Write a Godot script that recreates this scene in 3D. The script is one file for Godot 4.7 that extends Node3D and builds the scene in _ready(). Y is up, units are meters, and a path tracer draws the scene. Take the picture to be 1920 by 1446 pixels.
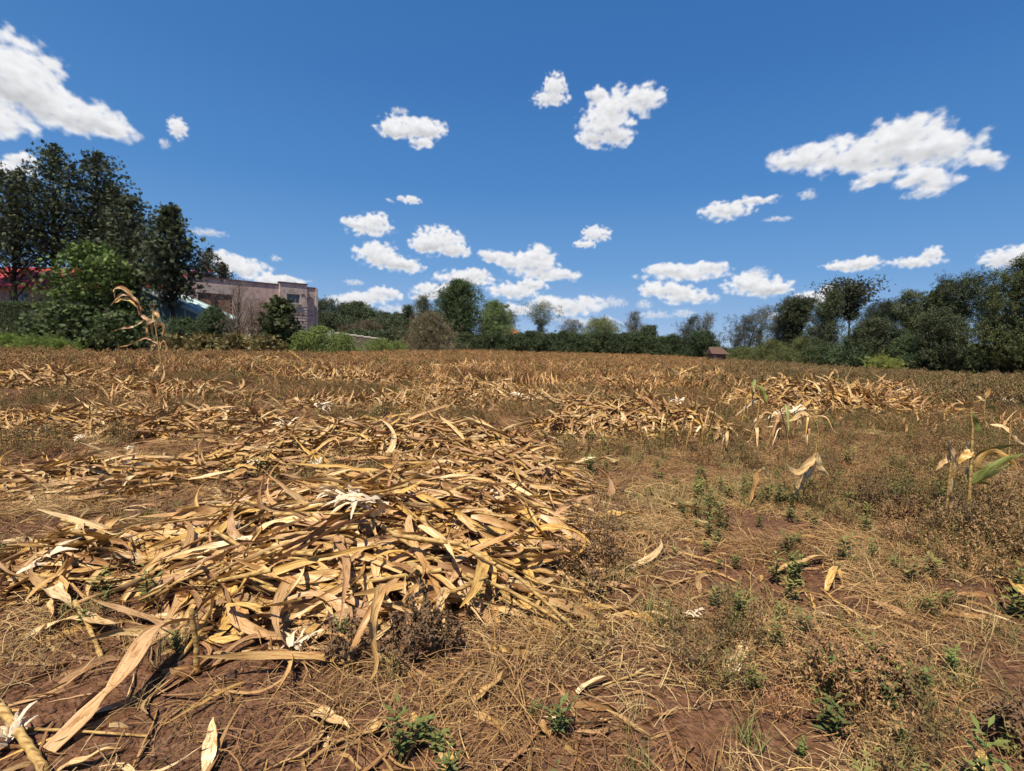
extends Node3D
# A harvested maize field: heaps of dry maize, weeds, trees and houses at the far edge.
# Photo pixels (1920 x 1446) are turned into directions; distances come from the ground.

const FOCAL := 960.0
const EYE := 1.5
var cam_basis: Basis
var used_names := {}
var broad := FastNoiseLite.new()
var fine := FastNoiseLite.new()
var patch := FastNoiseLite.new()
var heaps := []
var mats := {}

# ---------------------------------------------------------------- helpers
func numbered(called: String) -> String:
	if not used_names.has(called):
		used_names[called] = 0
		return called
	used_names[called] += 1
	return "%s_%03d" % [called, used_names[called]]

func tag(o: Node, label: String, category: String, group := "", kind := "") -> Node:
	o.set_meta("label", label)
	o.set_meta("category", category)
	if group != "":
		o.set_meta("group", group)
	if kind != "":
		o.set_meta("kind", kind)
	return o

func thing(called: String, label: String, category: String, at: Vector3, group := "") -> Node3D:
	var o := Node3D.new()
	o.name = numbered(called)
	add_child(o)
	o.position = at
	tag(o, label, category, group)
	return o

func part(parent: Node, called: String, mesh: Mesh, m: Material, xf := Transform3D()) -> MeshInstance3D:
	var o := MeshInstance3D.new()
	o.name = called
	o.mesh = mesh
	if m != null:
		o.material_override = m
	o.transform = xf
	parent.add_child(o, true)
	return o

func ray(px: float, py: float) -> Vector3:
	return (cam_basis * Vector3((px - 960.0) / FOCAL, -(py - 723.0) / FOCAL, -1.0)).normalized()

# the point seen at a pixel, at a given distance ahead
func at(px: float, py: float, ahead: float) -> Vector3:
	var d := ray(px, py)
	return Vector3(0, EYE, 0) + d * (ahead / -d.z)

# the point of the ground seen at a pixel
func gp(px: float, py: float, lift := 0.0) -> Vector3:
	var d := ray(px, py)
	var y := lift
	var p := Vector3.ZERO
	for i in 4:
		p = Vector3(0, EYE, 0) + d * ((EYE - y) / maxf(-d.y, 0.004))
		y = ground_y(p.x, p.z) + lift
	return p

func ground_y(x: float, z: float) -> float:
	var r := sqrt(x * x + z * z)
	var y := broad.get_noise_2d(x, z) * (0.05 + minf(r, 60.0) * 0.004)
	if r < 14.0:
		y += fine.get_noise_2d(x, z) * 0.05 * (1.0 - r / 14.0)
	return y

func heap_h(x: float, z: float) -> float:
	var h := 0.0
	for q in heaps:
		var dx: float = (x - q[0]) / q[2]
		var dz: float = (z - q[1]) / q[3]
		var d := dx * dx + dz * dz
		if d < 1.0:
			h = maxf(h, q[4] * (1.0 - d) * (1.0 + 0.4 * fine.get_noise_2d(x * 1.3, z * 1.3)))
	return h

func in_heap(x: float, z: float, grow := 1.0) -> bool:
	for q in heaps:
		var dx: float = (x - q[0]) / (q[2] * grow)
		var dz: float = (z - q[1]) / (q[3] * grow)
		if dx * dx + dz * dz < 1.0:
			return true
	return false

# ---------------------------------------------------------------- mesh building
class Acc:
	var v := PackedVector3Array()
	var uv := PackedVector2Array()
	var c := PackedColorArray()
	var idx := PackedInt32Array()
	var tint := Color(1, 1, 1)
	func vert(p: Vector3, t := Vector2.ZERO) -> int:
		v.append(p)
		uv.append(t)
		c.append(tint)
		return v.size() - 1
	func tri(a: int, b: int, d: int) -> void:
		idx.append(a); idx.append(b); idx.append(d)
	func quad(a: int, b: int, d: int, e: int) -> void:
		tri(a, b, d); tri(a, d, e)
	func face(a: Vector3, b: Vector3, d: Vector3, e: Vector3) -> void:
		var i := vert(a, Vector2(0, 0))
		vert(b, Vector2(1, 0)); vert(d, Vector2(1, 1)); vert(e, Vector2(0, 1))
		quad(i, i + 1, i + 2, i + 3)
	func box(lo: Vector3, hi: Vector3) -> void:
		face(Vector3(lo.x, hi.y, hi.z), Vector3(hi.x, hi.y, hi.z), Vector3(hi.x, lo.y, hi.z), Vector3(lo.x, lo.y, hi.z))
		face(Vector3(hi.x, hi.y, lo.z), Vector3(lo.x, hi.y, lo.z), Vector3(lo.x, lo.y, lo.z), Vector3(hi.x, lo.y, lo.z))
		face(Vector3(hi.x, hi.y, hi.z), Vector3(hi.x, hi.y, lo.z), Vector3(hi.x, lo.y, lo.z), Vector3(hi.x, lo.y, hi.z))
		face(Vector3(lo.x, hi.y, lo.z), Vector3(lo.x, hi.y, hi.z), Vector3(lo.x, lo.y, hi.z), Vector3(lo.x, lo.y, lo.z))
		face(Vector3(lo.x, hi.y, lo.z), Vector3(hi.x, hi.y, lo.z), Vector3(hi.x, hi.y, hi.z), Vector3(lo.x, hi.y, hi.z))
		face(Vector3(lo.x, lo.y, hi.z), Vector3(hi.x, lo.y, hi.z), Vector3(hi.x, lo.y, lo.z), Vector3(lo.x, lo.y, lo.z))
	func tube(pts: Array, radii: Array, sides: int) -> void:
		var first := v.size()
		var n := pts.size()
		for i in n:
			var d: Vector3 = (pts[mini(i + 1, n - 1)] - pts[maxi(i - 1, 0)]).normalized()
			var a := d.cross(Vector3.UP if absf(d.y) < 0.9 else Vector3.RIGHT).normalized()
			var b := d.cross(a)
			for k in sides:
				var w := TAU * k / sides
				vert(pts[i] + (a * cos(w) + b * sin(w)) * radii[i], Vector2(float(k) / sides, float(i) / n))
		for i in n - 1:
			for k in sides:
				var k2 := (k + 1) % sides
				quad(first + i * sides + k, first + i * sides + k2, first + (i + 1) * sides + k2, first + (i + 1) * sides + k)
		var cap := vert(pts[n - 1])
		for k in sides:
			tri(first + (n - 1) * sides + k, first + (n - 1) * sides + (k + 1) % sides, cap)
	func normals() -> PackedVector3Array:
		var n := PackedVector3Array()
		n.resize(v.size())
		for i in range(0, idx.size(), 3):
			var a := idx[i]
			var b := idx[i + 1]
			var d := idx[i + 2]
			var f := (v[d] - v[a]).cross(v[b] - v[a])
			n[a] += f; n[b] += f; n[d] += f
		for i in n.size():
			n[i] = n[i].normalized() if n[i].length_squared() > 1e-20 else Vector3.UP
		return n
	func mesh(m: Material = null, colours := false) -> ArrayMesh:
		var a := []
		a.resize(Mesh.ARRAY_MAX)
		a[Mesh.ARRAY_VERTEX] = v
		a[Mesh.ARRAY_NORMAL] = normals()
		a[Mesh.ARRAY_TEX_UV] = uv
		if colours:
			a[Mesh.ARRAY_COLOR] = c
		a[Mesh.ARRAY_INDEX] = idx
		var r := ArrayMesh.new()
		r.add_surface_from_arrays(Mesh.PRIMITIVE_TRIANGLES, a)
		if m != null:
			r.surface_set_material(0, m)
		return r

func scatter(called: String, mesh: Mesh, m: Material, xfs: Array, cols: Array, parent: Node = self) -> MultiMeshInstance3D:
	var mm := MultiMesh.new()
	mm.transform_format = MultiMesh.TRANSFORM_3D
	mm.use_colors = true
	mm.mesh = mesh
	mm.instance_count = xfs.size()
	for i in xfs.size():
		mm.set_instance_transform(i, xfs[i])
		mm.set_instance_color(i, cols[i])
	var o := MultiMeshInstance3D.new()
	o.multimesh = mm
	o.material_override = m
	o.name = numbered(called) if parent == self else called
	parent.add_child(o, true)
	o.set_meta("kind", "stuff")
	return o

func srgb(r: float, g: float, b: float) -> Color:   # a linear base colour as albedo_color wants it
	return Color(r, g, b).linear_to_srgb()

func plain(r: float, g: float, b: float, rough := 0.85) -> StandardMaterial3D:
	var m := StandardMaterial3D.new()
	m.albedo_color = srgb(r, g, b)
	m.roughness = rough
	m.metallic_specular = 0.3
	return m

func noise_tex(freq: float, stops: Array, octaves := 5, size := 512, noise_seed := 1, bump := false) -> NoiseTexture2D:
	var n := FastNoiseLite.new()
	n.noise_type = FastNoiseLite.TYPE_SIMPLEX_SMOOTH
	n.fractal_octaves = octaves
	n.frequency = freq
	n.seed = noise_seed
	var t := NoiseTexture2D.new()
	t.width = size
	t.height = size
	t.seamless = true
	t.noise = n
	if stops.size():
		var g := Gradient.new()
		var offs := PackedFloat32Array()
		var cols := PackedColorArray()
		for s in stops:
			offs.append(s[0])
			cols.append(s[1])
		g.offsets = offs
		g.colors = cols
		t.color_ramp = g
	return t

# ---------------------------------------------------------------- the scene
const SUN := Vector3(-0.22, 0.86, 0.38)

func _ready() -> void:
	broad.seed = 2
	broad.frequency = 0.06
	broad.fractal_octaves = 3
	fine.seed = 6
	fine.frequency = 1.1
	fine.fractal_octaves = 4
	patch.seed = 14
	patch.frequency = 0.55
	patch.fractal_octaves = 3
	setup_view()
	build_ground()
	build_tree_kit()
	build_houses()
	build_trees()
	build_maize_kit()
	build_field()
	build_maize()
	build_broken_stalks()
	build_single_weeds()
	print("built in %d ms" % Time.get_ticks_msec())

func setup_view() -> void:
	cam_basis = Basis(Vector3.RIGHT, deg_to_rad(-4.5)) * Basis(Vector3.BACK, deg_to_rad(1.6))
	var cam := Camera3D.new()
	cam.name = "camera"
	cam.transform = Transform3D(cam_basis, Vector3(0, EYE, 0))
	cam.fov = rad_to_deg(2.0 * atan(723.0 / FOCAL))
	cam.near = 0.05
	cam.far = 6000.0
	add_child(cam)
	var env := Environment.new()
	env.background_mode = Environment.BG_SKY
	var sky := Sky.new()
	var dome := make_sky()
	dome.energy_multiplier = 0.62   # the picture is exposed for the field
	sky.sky_material = dome
	env.sky = sky
	env.tonemap_mode = Environment.TONE_MAPPER_LINEAR
	env.tonemap_exposure = 1.6
	env.sdfgi_enabled = true
	env.ssao_enabled = true
	env.ssil_enabled = true
	var we := WorldEnvironment.new()
	we.name = "environment"
	we.environment = env
	add_child(we)
	var sun := DirectionalLight3D.new()
	sun.name = "sun"
	sun.light_energy = 1.5
	sun.light_color = Color(1.0, 0.96, 0.89)
	sun.light_angular_distance = 0.53
	sun.shadow_enabled = true
	add_child(sun)
	sun.look_at_from_position(Vector3.ZERO, -SUN, Vector3.FORWARD)

# ---------------------------------------------------------------- sky
# cumulus clouds: puffs as [azimuth, elevation, half width, half height] in degrees; azimuth 0 is -z
const CLOUDS := [
	[[-45.4, 18.9, 3.68, 3.49], [-42.8, 19.0, 2.32, 2.91], [-41.6, 17.4, 2.90, 2.10], [-38.9, 17.3, 2.44, 1.67], [-37.4, 16.7, 1.75, 0.98], [-45.3, 15.7, 3.44, 1.47]],
	[[-32.8, 18.1, 0.82, 1.02]],
	[[-33.8, 16.7, 0.44, 0.56]],
	[[-44.8, 12.4, 2.64, 0.92], [-43.3, 13.3, 1.08, 0.55]],
	[[-11.6, 21.4, 3.21, 1.27], [-13.5, 21.1, 1.74, 0.85], [-9.6, 21.5, 1.90, 1.23], [-10.4, 20.2, 1.40, 0.53]],
	[[-12.7, 22.9, 0.98, 0.37]],
	[[3.7, 25.7, 1.31, 1.34], [3.3, 24.7, 2.06, 0.77]],
	[[9.2, 22.4, 2.80, 2.35], [10.0, 24.0, 2.00, 1.64], [13.1, 24.3, 2.28, 1.61], [8.2, 24.9, 1.35, 0.90], [7.7, 21.1, 1.58, 0.82], [10.9, 21.2, 1.67, 0.95]],
	[[33.9, 17.4, 6.75, 1.97], [28.0, 18.0, 2.79, 1.22], [35.7, 18.7, 3.41, 1.56], [38.8, 16.8, 3.15, 1.78], [34.5, 15.5, 2.75, 0.87], [37.7, 14.6, 2.35, 1.01], [41.5, 15.6, 1.42, 0.87]],
	[[37.6, 13.7, 1.67, 0.51]],
	[[21.7, 13.8, 2.81, 1.00], [24.2, 14.6, 2.42, 0.49]],
	[[26.5, 12.8, 1.40, 0.29]],
	[[28.9, 14.7, 0.80, 0.56]],
	[[-15.7, 11.8, 2.49, 1.27], [-17.4, 12.0, 1.28, 0.57], [-15.0, 12.6, 1.36, 0.84]],
	[[-8.5, 10.8, 2.98, 1.76], [-6.5, 10.0, 1.74, 0.89], [-10.0, 10.3, 1.82, 0.99]],
	[[-15.0, 9.1, 2.46, 1.41], [-11.9, 8.1, 2.03, 0.94], [-13.4, 8.4, 2.23, 1.10]],
	[[-5.6, 7.1, 3.61, 0.91], [-4.7, 7.7, 1.75, 0.68]],
	[[1.7, 8.7, 3.40, 1.70], [-2.9, 9.5, 1.40, 0.79], [4.7, 7.7, 2.63, 0.85], [2.4, 9.9, 1.76, 1.12], [-1.0, 9.1, 1.76, 0.90]],
	[[8.7, 12.0, 1.71, 0.98], [7.5, 11.0, 1.27, 0.44]],
	[[-11.4, 14.8, 1.12, 0.47], [-12.5, 14.9, 0.56, 0.26]],
	[[-13.7, 14.6, 0.49, 0.21]],
	[[-30.6, 9.7, 1.65, 0.43]],
	[[-27.9, 6.6, 2.67, 1.01], [-29.1, 7.4, 1.44, 0.75], [-24.6, 5.8, 2.83, 0.58]],
	[[-24.8, 7.9, 0.58, 0.36]],
	[[-17.3, 6.1, 1.07, 0.33]],
	[[-14.0, 5.1, 2.33, 0.73], [-17.7, 4.0, 2.58, 0.83], [-15.8, 4.5, 2.19, 0.73]],
	[[-8.2, 5.7, 3.23, 0.86], [-9.6, 5.0, 1.72, 0.57]],
	[[-0.3, 5.9, 3.06, 0.98], [2.0, 6.6, 2.12, 0.69]],
	[[5.9, 4.4, 4.20, 1.16], [3.9, 4.9, 2.35, 0.93], [-0.2, 3.9, 2.96, 0.76]],
	[[10.8, 4.9, 1.59, 0.68]],
	[[17.9, 7.9, 4.46, 0.98], [20.7, 8.4, 1.95, 0.64], [16.2, 8.4, 2.16, 0.76]],
	[[15.0, 6.2, 1.87, 0.95], [18.5, 5.5, 3.07, 0.99], [17.4, 6.2, 2.14, 0.77]],
	[[25.1, 6.4, 3.19, 1.15], [24.1, 7.0, 1.96, 0.94], [26.5, 6.1, 1.89, 0.88]],
	[[24.9, 7.8, 1.35, 0.67]],
	[[15.3, 3.6, 1.87, 0.51]],
	[[14.1, 4.7, 0.94, 0.56]],
	[[18.2, 3.8, 1.33, 0.50]],
	[[33.0, 8.1, 2.31, 0.67], [34.0, 8.4, 1.05, 0.61], [31.5, 8.1, 1.02, 0.44]],
	[[37.5, 8.1, 2.03, 0.54], [38.6, 8.7, 0.86, 0.66]],
	[[43.2, 7.9, 1.71, 0.91], [44.5, 8.2, 1.19, 0.89]],
	[[30.0, 5.2, 1.99, 0.80], [31.4, 5.8, 1.29, 0.59]],
	[[-12.7, 3.4, 3.26, 0.63]],
	[[8.3, 2.9, 5.20, 0.52]],
	[[-18.5, 2.2, 2.67, 0.45]],
	[[26.7, 3.6, 1.89, 0.42]],
]

func air(el: float, az: float) -> Color:
	var stops := [[0.0, Color(0.46, 0.60, 0.80)], [3.0, Color(0.30, 0.48, 0.755)], [8.0, Color(0.165, 0.365, 0.69)], [16.0, Color(0.085, 0.255, 0.585)], [26.0, Color(0.052, 0.185, 0.485)], [40.0, Color(0.036, 0.14, 0.405)], [90.0, Color(0.028, 0.115, 0.35)]]
	var c: Color = stops[6][1]
	for i in 6:
		if el <= stops[i + 1][0]:
			var t: float = clampf((el - stops[i][0]) / (stops[i + 1][0] - stops[i][0]), 0, 1)
			c = stops[i][1].lerp(stops[i + 1][1], t)
			break
	# a little brighter towards the sun's side
	var d := Vector3(sin(deg_to_rad(az)) * cos(deg_to_rad(el)), sin(deg_to_rad(el)), -cos(deg_to_rad(az)) * cos(deg_to_rad(el)))
	var g := pow(maxf(0.0, d.dot(Vector3(-0.55, 0.75, 0.1).normalized())), 3.0)
	return c.lerp(Color(0.20, 0.42, 0.74), 0.32 * g)

func make_sky() -> PanoramaSkyMaterial:
	var w := 4096
	var h := 2048
	var small := Image.create(256, 256, false, Image.FORMAT_RGBF)
	for y in 256:
		var el := 90.0 - (y + 0.5) * 180.0 / 256.0
		for x in 256:
			small.set_pixel(x, y, air(maxf(el, 0.0), (x + 0.5) * 360.0 / 256.0))
	small.resize(w, h, Image.INTERPOLATE_BILINEAR)
	var puff := FastNoiseLite.new()
	puff.seed = 11
	puff.frequency = 0.55
	puff.fractal_octaves = 5
	puff.fractal_gain = 0.5
	var lump := FastNoiseLite.new()
	lump.seed = 5
	lump.frequency = 0.42
	lump.fractal_octaves = 3
	lump.noise_type = FastNoiseLite.TYPE_CELLULAR
	lump.cellular_return_type = FastNoiseLite.RETURN_DISTANCE
	var list := CLOUDS.duplicate()
	var rng := RandomNumberGenerator.new()
	rng.seed = 77
	for k in 46:   # the same kind of clouds goes on round the rest of the sky
		var az := rng.randf_range(52.0, 308.0)
		var el := 4.0 + 26.0 * rng.randf() * rng.randf() if k < 34 else rng.randf_range(35.0, 60.0)
		var s := rng.randf_range(1.5, 4.0) * (0.6 + el / 40.0)
		list.append([[az, el, s, s * 0.4], [az + s * 0.6, el + s * 0.15, s * 0.6, s * 0.35], [az - s * 0.7, el - s * 0.05, s * 0.6, s * 0.25]])
	for cloud in list:
		var a0 := 1e9
		var a1 := -1e9
		var e0 := 1e9
		var e1 := -1e9
		for q in cloud:
			a0 = minf(a0, q[0] - q[2] * 1.5); a1 = maxf(a1, q[0] + q[2] * 1.5)
			e0 = minf(e0, q[1] - q[3] * 1.6); e1 = maxf(e1, q[1] + q[3] * 1.6)
		e0 = maxf(e0, 0.2)
		var big := (a1 - a0) * 0.33
		var wispy: bool = cloud.size() == 1 and cloud[0][3] < 0.7
		var scale := clampf(3.2 / maxf(big, 0.5), 0.55, 2.2)
		for y in range(int((90.0 - e1) / 180.0 * h), int((90.0 - e0) / 180.0 * h) + 1):
			var el := 90.0 - (y + 0.5) * 180.0 / h
			var cosel := cos(deg_to_rad(el))
			for x in range(int(floor(a0 / 360.0 * w)), int(a1 / 360.0 * w) + 1):
				var az := (x + 0.5) * 360.0 / w
				var nx := az * cosel * scale
				var ny := el * scale * 1.25
				var wx := puff.get_noise_2d(nx * 0.8 + 40.0, ny * 0.8) * 0.55 / scale
				var wy := puff.get_noise_2d(nx * 0.8 - 40.0, ny * 0.8 + 90.0) * 0.40 / scale
				var b := -9.0
				var sum := 0.0
				var dyn := 0.0
				var above := 0.0
				for q in cloud:
					var dx: float = (az + wx - q[0]) / q[2]
					var dy: float = (el + wy - q[1]) / q[3]
					if dy < 0.0:
						dy *= 1.25
					var f := 1.0 - dx * dx - dy * dy
					if f > -1.2:
						if f > b:
							dyn = dy
						b = maxf(b, f)
						sum += maxf(0.0, f)
						above += maxf(0.0, f) * dy
				if b <= -0.6:
					continue
				b += maxf(0.0, sum - maxf(b, 0.0)) * 0.5
				var n := puff.get_noise_2d(nx * 2.1, ny * 2.1)
				var d := b + n * (0.85 if b > -0.2 else 0.6) + 0.04
				var al := smoothstep(-0.12, (1.05 if dyn < 0.0 else 0.7) if not wispy else 1.4, d + 0.06)
				if al <= 0.003:
					continue
				var low := clampf((el - 1.0) / 5.0, 0.0, 1.0)
				# thicker parts turn their shaded underside to us
				var under := clampf(0.35 - above * 0.9, 0.0, 1.0) * smoothstep(0.25, 1.1, b)
				var billow := lump.get_noise_2d(nx * 3.0, ny * 3.6) * 0.10 + puff.get_noise_2d(nx * 3.0 + 9.0, ny * 3.0) * 0.10
				var l := clampf(0.99 - 0.40 * under + billow, 0.5, 1.04)
				var c := Color(l * 0.985, l * 0.985, l * 1.0).lerp(Color(0.70, 0.75, 0.83), 0.55 * (1.0 - low))
				al *= 0.97 if not wispy else 0.7
				var xx := posmod(x, w)
				small.set_pixel(xx, y, small.get_pixel(xx, y).lerp(c, al))
	var m := PanoramaSkyMaterial.new()
	m.panorama = ImageTexture.create_from_image(small)
	return m

# ---------------------------------------------------------------- ground
func build_ground() -> void:
	var acc := Acc.new()
	var rings := 250
	var spokes := 560
	var r := 0.0
	for i in rings:
		r = 0.25 * pow(1.0335, i)
		if i == rings - 1:
			r = 3000.0
		for k in spokes:
			var a := TAU * k / spokes
			var x := sin(a) * r
			var z := -cos(a) * r
			var t := 0.5 + 0.5 * patch.get_noise_2d(x, z)
			acc.tint = Color(0.88, 0.90, 0.92).lerp(Color(1.16, 1.06, 1.0), t)
			if r > 70.0:   # beyond the field: grazed brown-green ground
				acc.tint = Color(1.2, 1.75, 1.2)
			acc.vert(Vector3(x, ground_y(x, z) if r < 400.0 else 0.0, z), Vector2(x, z))
	for i in rings - 1:
		for k in spokes:
			var k2 := (k + 1) % spokes
			acc.quad(i * spokes + k, (i + 1) * spokes + k, (i + 1) * spokes + k2, i * spokes + k2)
	var c := acc.vert(Vector3(0, ground_y(0, 0), 0))
	for k in spokes:
		acc.tri(c, k, (k + 1) % spokes)
	var m := StandardMaterial3D.new()
	m.vertex_color_use_as_albedo = true
	m.roughness = 0.95
	m.metallic_specular = 0.2
	m.albedo_texture = noise_tex(0.02, [[0.0, srgb(0.075, 0.036, 0.020)], [0.38, srgb(0.115, 0.057, 0.031)], [0.6, srgb(0.150, 0.076, 0.042)], [1.0, srgb(0.24, 0.14, 0.085)]], 7, 1024, 3)
	m.uv1_triplanar = true
	m.uv1_world_triplanar = true
	m.uv1_scale = Vector3(0.7, 0.7, 0.7)
	m.heightmap_enabled = true
	m.heightmap_texture = noise_tex(0.045, [], 7, 1024, 9)
	m.heightmap_scale = 2.2
	var g := part(self, "ground", acc.mesh(null, true), m)
	tag(g, "bare reddish brown soil of the harvested field", "ground", "", "structure")

func stuff_mat(rough := 0.75, back := 0.25) -> StandardMaterial3D:
	var m := StandardMaterial3D.new()
	m.vertex_color_use_as_albedo = true
	m.roughness = rough
	m.metallic_specular = 0.35
	if back > 0.0:
		m.backlight_enabled = true
		m.backlight = Color(back, back, back * 0.8)
	return m

# ---------------------------------------------------------------- dry maize
func leaf_texture(noise_seed: int) -> ImageTexture:
	var n := FastNoiseLite.new()
	n.seed = noise_seed
	n.frequency = 0.02
	n.fractal_octaves = 4
	var im := Image.create(96, 384, false, Image.FORMAT_RGB8)
	for x in 96:
		var u := x / 95.0
		var vein := 0.5 + 0.5 * sin(u * 96.0 + n.get_noise_1d(x * 9.0) * 4.0)
		var rib := exp(-pow((u - 0.5) / 0.035, 2.0))
		for y in 384:
			var b := n.get_noise_2d(x * 2.2, y * 0.55 + 700.0)
			var s := n.get_noise_2d(x * 5.0 + 300.0, y * 4.0)
			var l := 0.90 + 0.10 * vein + 0.16 * b
			var c := Color(l, l * (0.97 + 0.10 * b), l * (0.94 + 0.25 * b))
			if b < -0.24:   # weathered brown blotches
				c = c.lerp(Color(0.66, 0.52, 0.38), clampf((-0.24 - b) * 3.5, 0.0, 0.7))
			if s > 0.42:
				c = c.lerp(Color(0.45, 0.34, 0.26), clampf((s - 0.42) * 5.0, 0.0, 0.7))
			c = c.lerp(Color(1.0, 0.98, 0.9), rib * 0.5)
			im.set_pixel(x, y, Color(clampf(c.r, 0, 1), clampf(c.g, 0, 1), clampf(c.b, 0, 1)))
	return ImageTexture.create_from_image(im)

# a dry maize leaf along a spine: folded at the midrib, wavy at the margins
func leaf_on_spine(acc: Acc, pts: Array, width: float, fold: float, wave: float, twist: float, rng: RandomNumberGenerator, roll0 := 0.0, blunt := false) -> void:
	var n := pts.size()
	var first := acc.v.size()
	var ph := rng.randf() * TAU
	var ph2 := rng.randf() * TAU
	var fr := rng.randf_range(9.0, 16.0)
	for i in n:
		var t := float(i) / (n - 1)
		var d: Vector3 = (pts[mini(i + 1, n - 1)] - pts[maxi(i - 1, 0)]).normalized()
		var side := d.cross(Vector3.UP)
		side = Vector3.RIGHT if side.length() < 0.05 else side.normalized()
		var up := side.cross(d)
		var tw := roll0 + twist * t
		var s := side * cos(tw) + up * sin(tw)
		var u := up * cos(tw) - side * sin(tw)
		var w := width * 0.5 * (0.55 + 0.45 * smoothstep(0.0, 0.2, t)) * pow(maxf(0.0, 1.0 - pow(t, 2.6 if not blunt else 9.0)), 0.85)
		w = maxf(w, 0.002)
		var fo := fold * (0.7 + 0.5 * sin(t * 5.0 + ph2))
		var e1 := sin(t * fr + ph) * wave * w
		var e2 := sin(t * fr * 1.13 + ph2) * wave * w
		var p: Vector3 = pts[i]
		acc.vert(p - s * w * cos(fo) + u * (w * sin(fo) + e1), Vector2(0.02, t))
		acc.vert(p, Vector2(0.5, t))
		acc.vert(p + s * w * cos(fo) + u * (w * sin(fo) + e2), Vector2(0.98, t))
	for i in n - 1:
		for k in 2:
			var a := first + i * 3 + k
			acc.quad(a, a + 3, a + 4, a + 1)

func random_leaf(rng: RandomNumberGenerator, length: float, width: float, segs: int, lift: float) -> ArrayMesh:
	var pts := []
	var p := Vector3.ZERO
	var yaw := 0.0
	var pitch := rng.randf_range(-0.1, 0.3) * lift
	var dy := rng.randf_range(-1.6, 1.6)
	var dp := -rng.randf_range(0.2, 1.5) * lift
	for i in segs + 1:
		pts.append(p)
		p += Vector3(cos(yaw) * cos(pitch), sin(pitch), sin(yaw) * cos(pitch)) * (length / segs)
		yaw += (dy + rng.randf_range(-1.8, 1.8)) / segs
		pitch += (dp + rng.randf_range(-1.4, 1.4) * lift) / segs
		pitch = clampf(pitch, -0.9, 0.8)
	var acc := Acc.new()
	leaf_on_spine(acc, pts, width, rng.randf_range(0.15, 0.95), rng.randf_range(0.1, 0.5), rng.randf_range(-1.8, 1.8), rng, rng.randf_range(-1.0, 1.0))
	return acc.mesh()

func stalk_mesh(pts: Array, r0: float, r1: float) -> ArrayMesh:
	var acc := Acc.new()
	var fine_pts := []
	var radii := []
	var n := pts.size()
	var steps := 18
	for i in steps + 1:
		var f := float(i) / steps * (n - 1)
		var k := mini(int(f), n - 2)
		fine_pts.append(pts[k].lerp(pts[k + 1], f - k))
		radii.append(lerpf(r0, r1, float(i) / steps) * (1.28 if i % 3 == 2 else 1.0))
	acc.tube(fine_pts, radii, 6)
	return acc.mesh()

var leaf_meshes := []
var curl_meshes := []
var scrap_meshes := []
var husk_meshes := []
var stalk_meshes := []
var leaf_mats := []
var stalk_mat: StandardMaterial3D
var husk_mat: StandardMaterial3D
var leaf_stuff_mat: StandardMaterial3D
var green_leaf_mat: StandardMaterial3D

const DRY := [[0.51, 0.33, 0.13], [0.44, 0.265, 0.105], [0.57, 0.40, 0.19], [0.34, 0.19, 0.085], [0.55, 0.36, 0.11], [0.48, 0.31, 0.15], [0.66, 0.51, 0.28], [0.40, 0.245, 0.125]]

func leaf_mat(c: Array, tex: Texture2D) -> StandardMaterial3D:
	var m := StandardMaterial3D.new()
	m.albedo_color = srgb(c[0] * 1.12, c[1] * 1.12, c[2] * 1.12)
	m.albedo_texture = tex
	m.roughness = 0.48
	m.metallic_specular = 0.5
	m.backlight_enabled = true
	m.backlight = Color(0.35, 0.33, 0.25)
	return m

func build_maize_kit() -> void:
	var rng := RandomNumberGenerator.new()
	rng.seed = 4
	var t1 := leaf_texture(3)
	var t2 := leaf_texture(8)
	for i in DRY.size():
		leaf_mats.append(leaf_mat(DRY[i], t1 if i % 2 == 0 else t2))
	green_leaf_mat = leaf_mat([0.23, 0.27, 0.075], t1)
	husk_mat = leaf_mat([0.66, 0.57, 0.42], t2)
	leaf_stuff_mat = stuff_mat(0.58, 0.33)
	leaf_stuff_mat.albedo_texture = t1
	stalk_mat = plain(0.46, 0.33, 0.15, 0.6)
	stalk_mat.albedo_texture = noise_tex(0.02, [[0.2, Color(0.6, 0.5, 0.4)], [0.55, Color(1, 0.96, 0.85)], [0.9, Color(1, 1, 1)]], 4, 256, 21)
	stalk_mat.uv1_triplanar = true
	stalk_mat.uv1_scale = Vector3(2.5, 9, 9)
	for i in 12:
		leaf_meshes.append(random_leaf(rng, rng.randf_range(0.38, 0.75), rng.randf_range(0.045, 0.078), 12, 0.32))
	for i in 8:
		curl_meshes.append(random_leaf(rng, rng.randf_range(0.32, 0.6), rng.randf_range(0.045, 0.075), 12, 0.95))
	for i in 8:
		scrap_meshes.append(random_leaf(rng, rng.randf_range(0.14, 0.36), rng.randf_range(0.012, 0.034), 7, 0.9))
	for i in 4:
		var acc := Acc.new()
		var pts := []
		for k in 7:
			var t := k / 6.0
			pts.append(Vector3(t * 0.2, 0.02 + 0.09 * sin(t * 2.0 + i * 0.3), rng.randf_range(-0.01, 0.01)))
		leaf_on_spine(acc, pts, 0.042, -0.5, 0.2, rng.randf_range(-0.9, 0.9), rng, 0.0)
		husk_meshes.append(acc.mesh())
	for i in 4:
		var pts := []
		var p := Vector3.ZERO
		var yaw := rng.randf_range(-0.1, 0.1)
		for k in 6:
			pts.append(p)
			p += Vector3(cos(yaw), rng.randf_range(-0.03, 0.03), sin(yaw)) * 0.27
			yaw += rng.randf_range(-0.12, 0.12)
		stalk_meshes.append(stalk_mesh(pts, 0.0125, 0.006))

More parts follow.
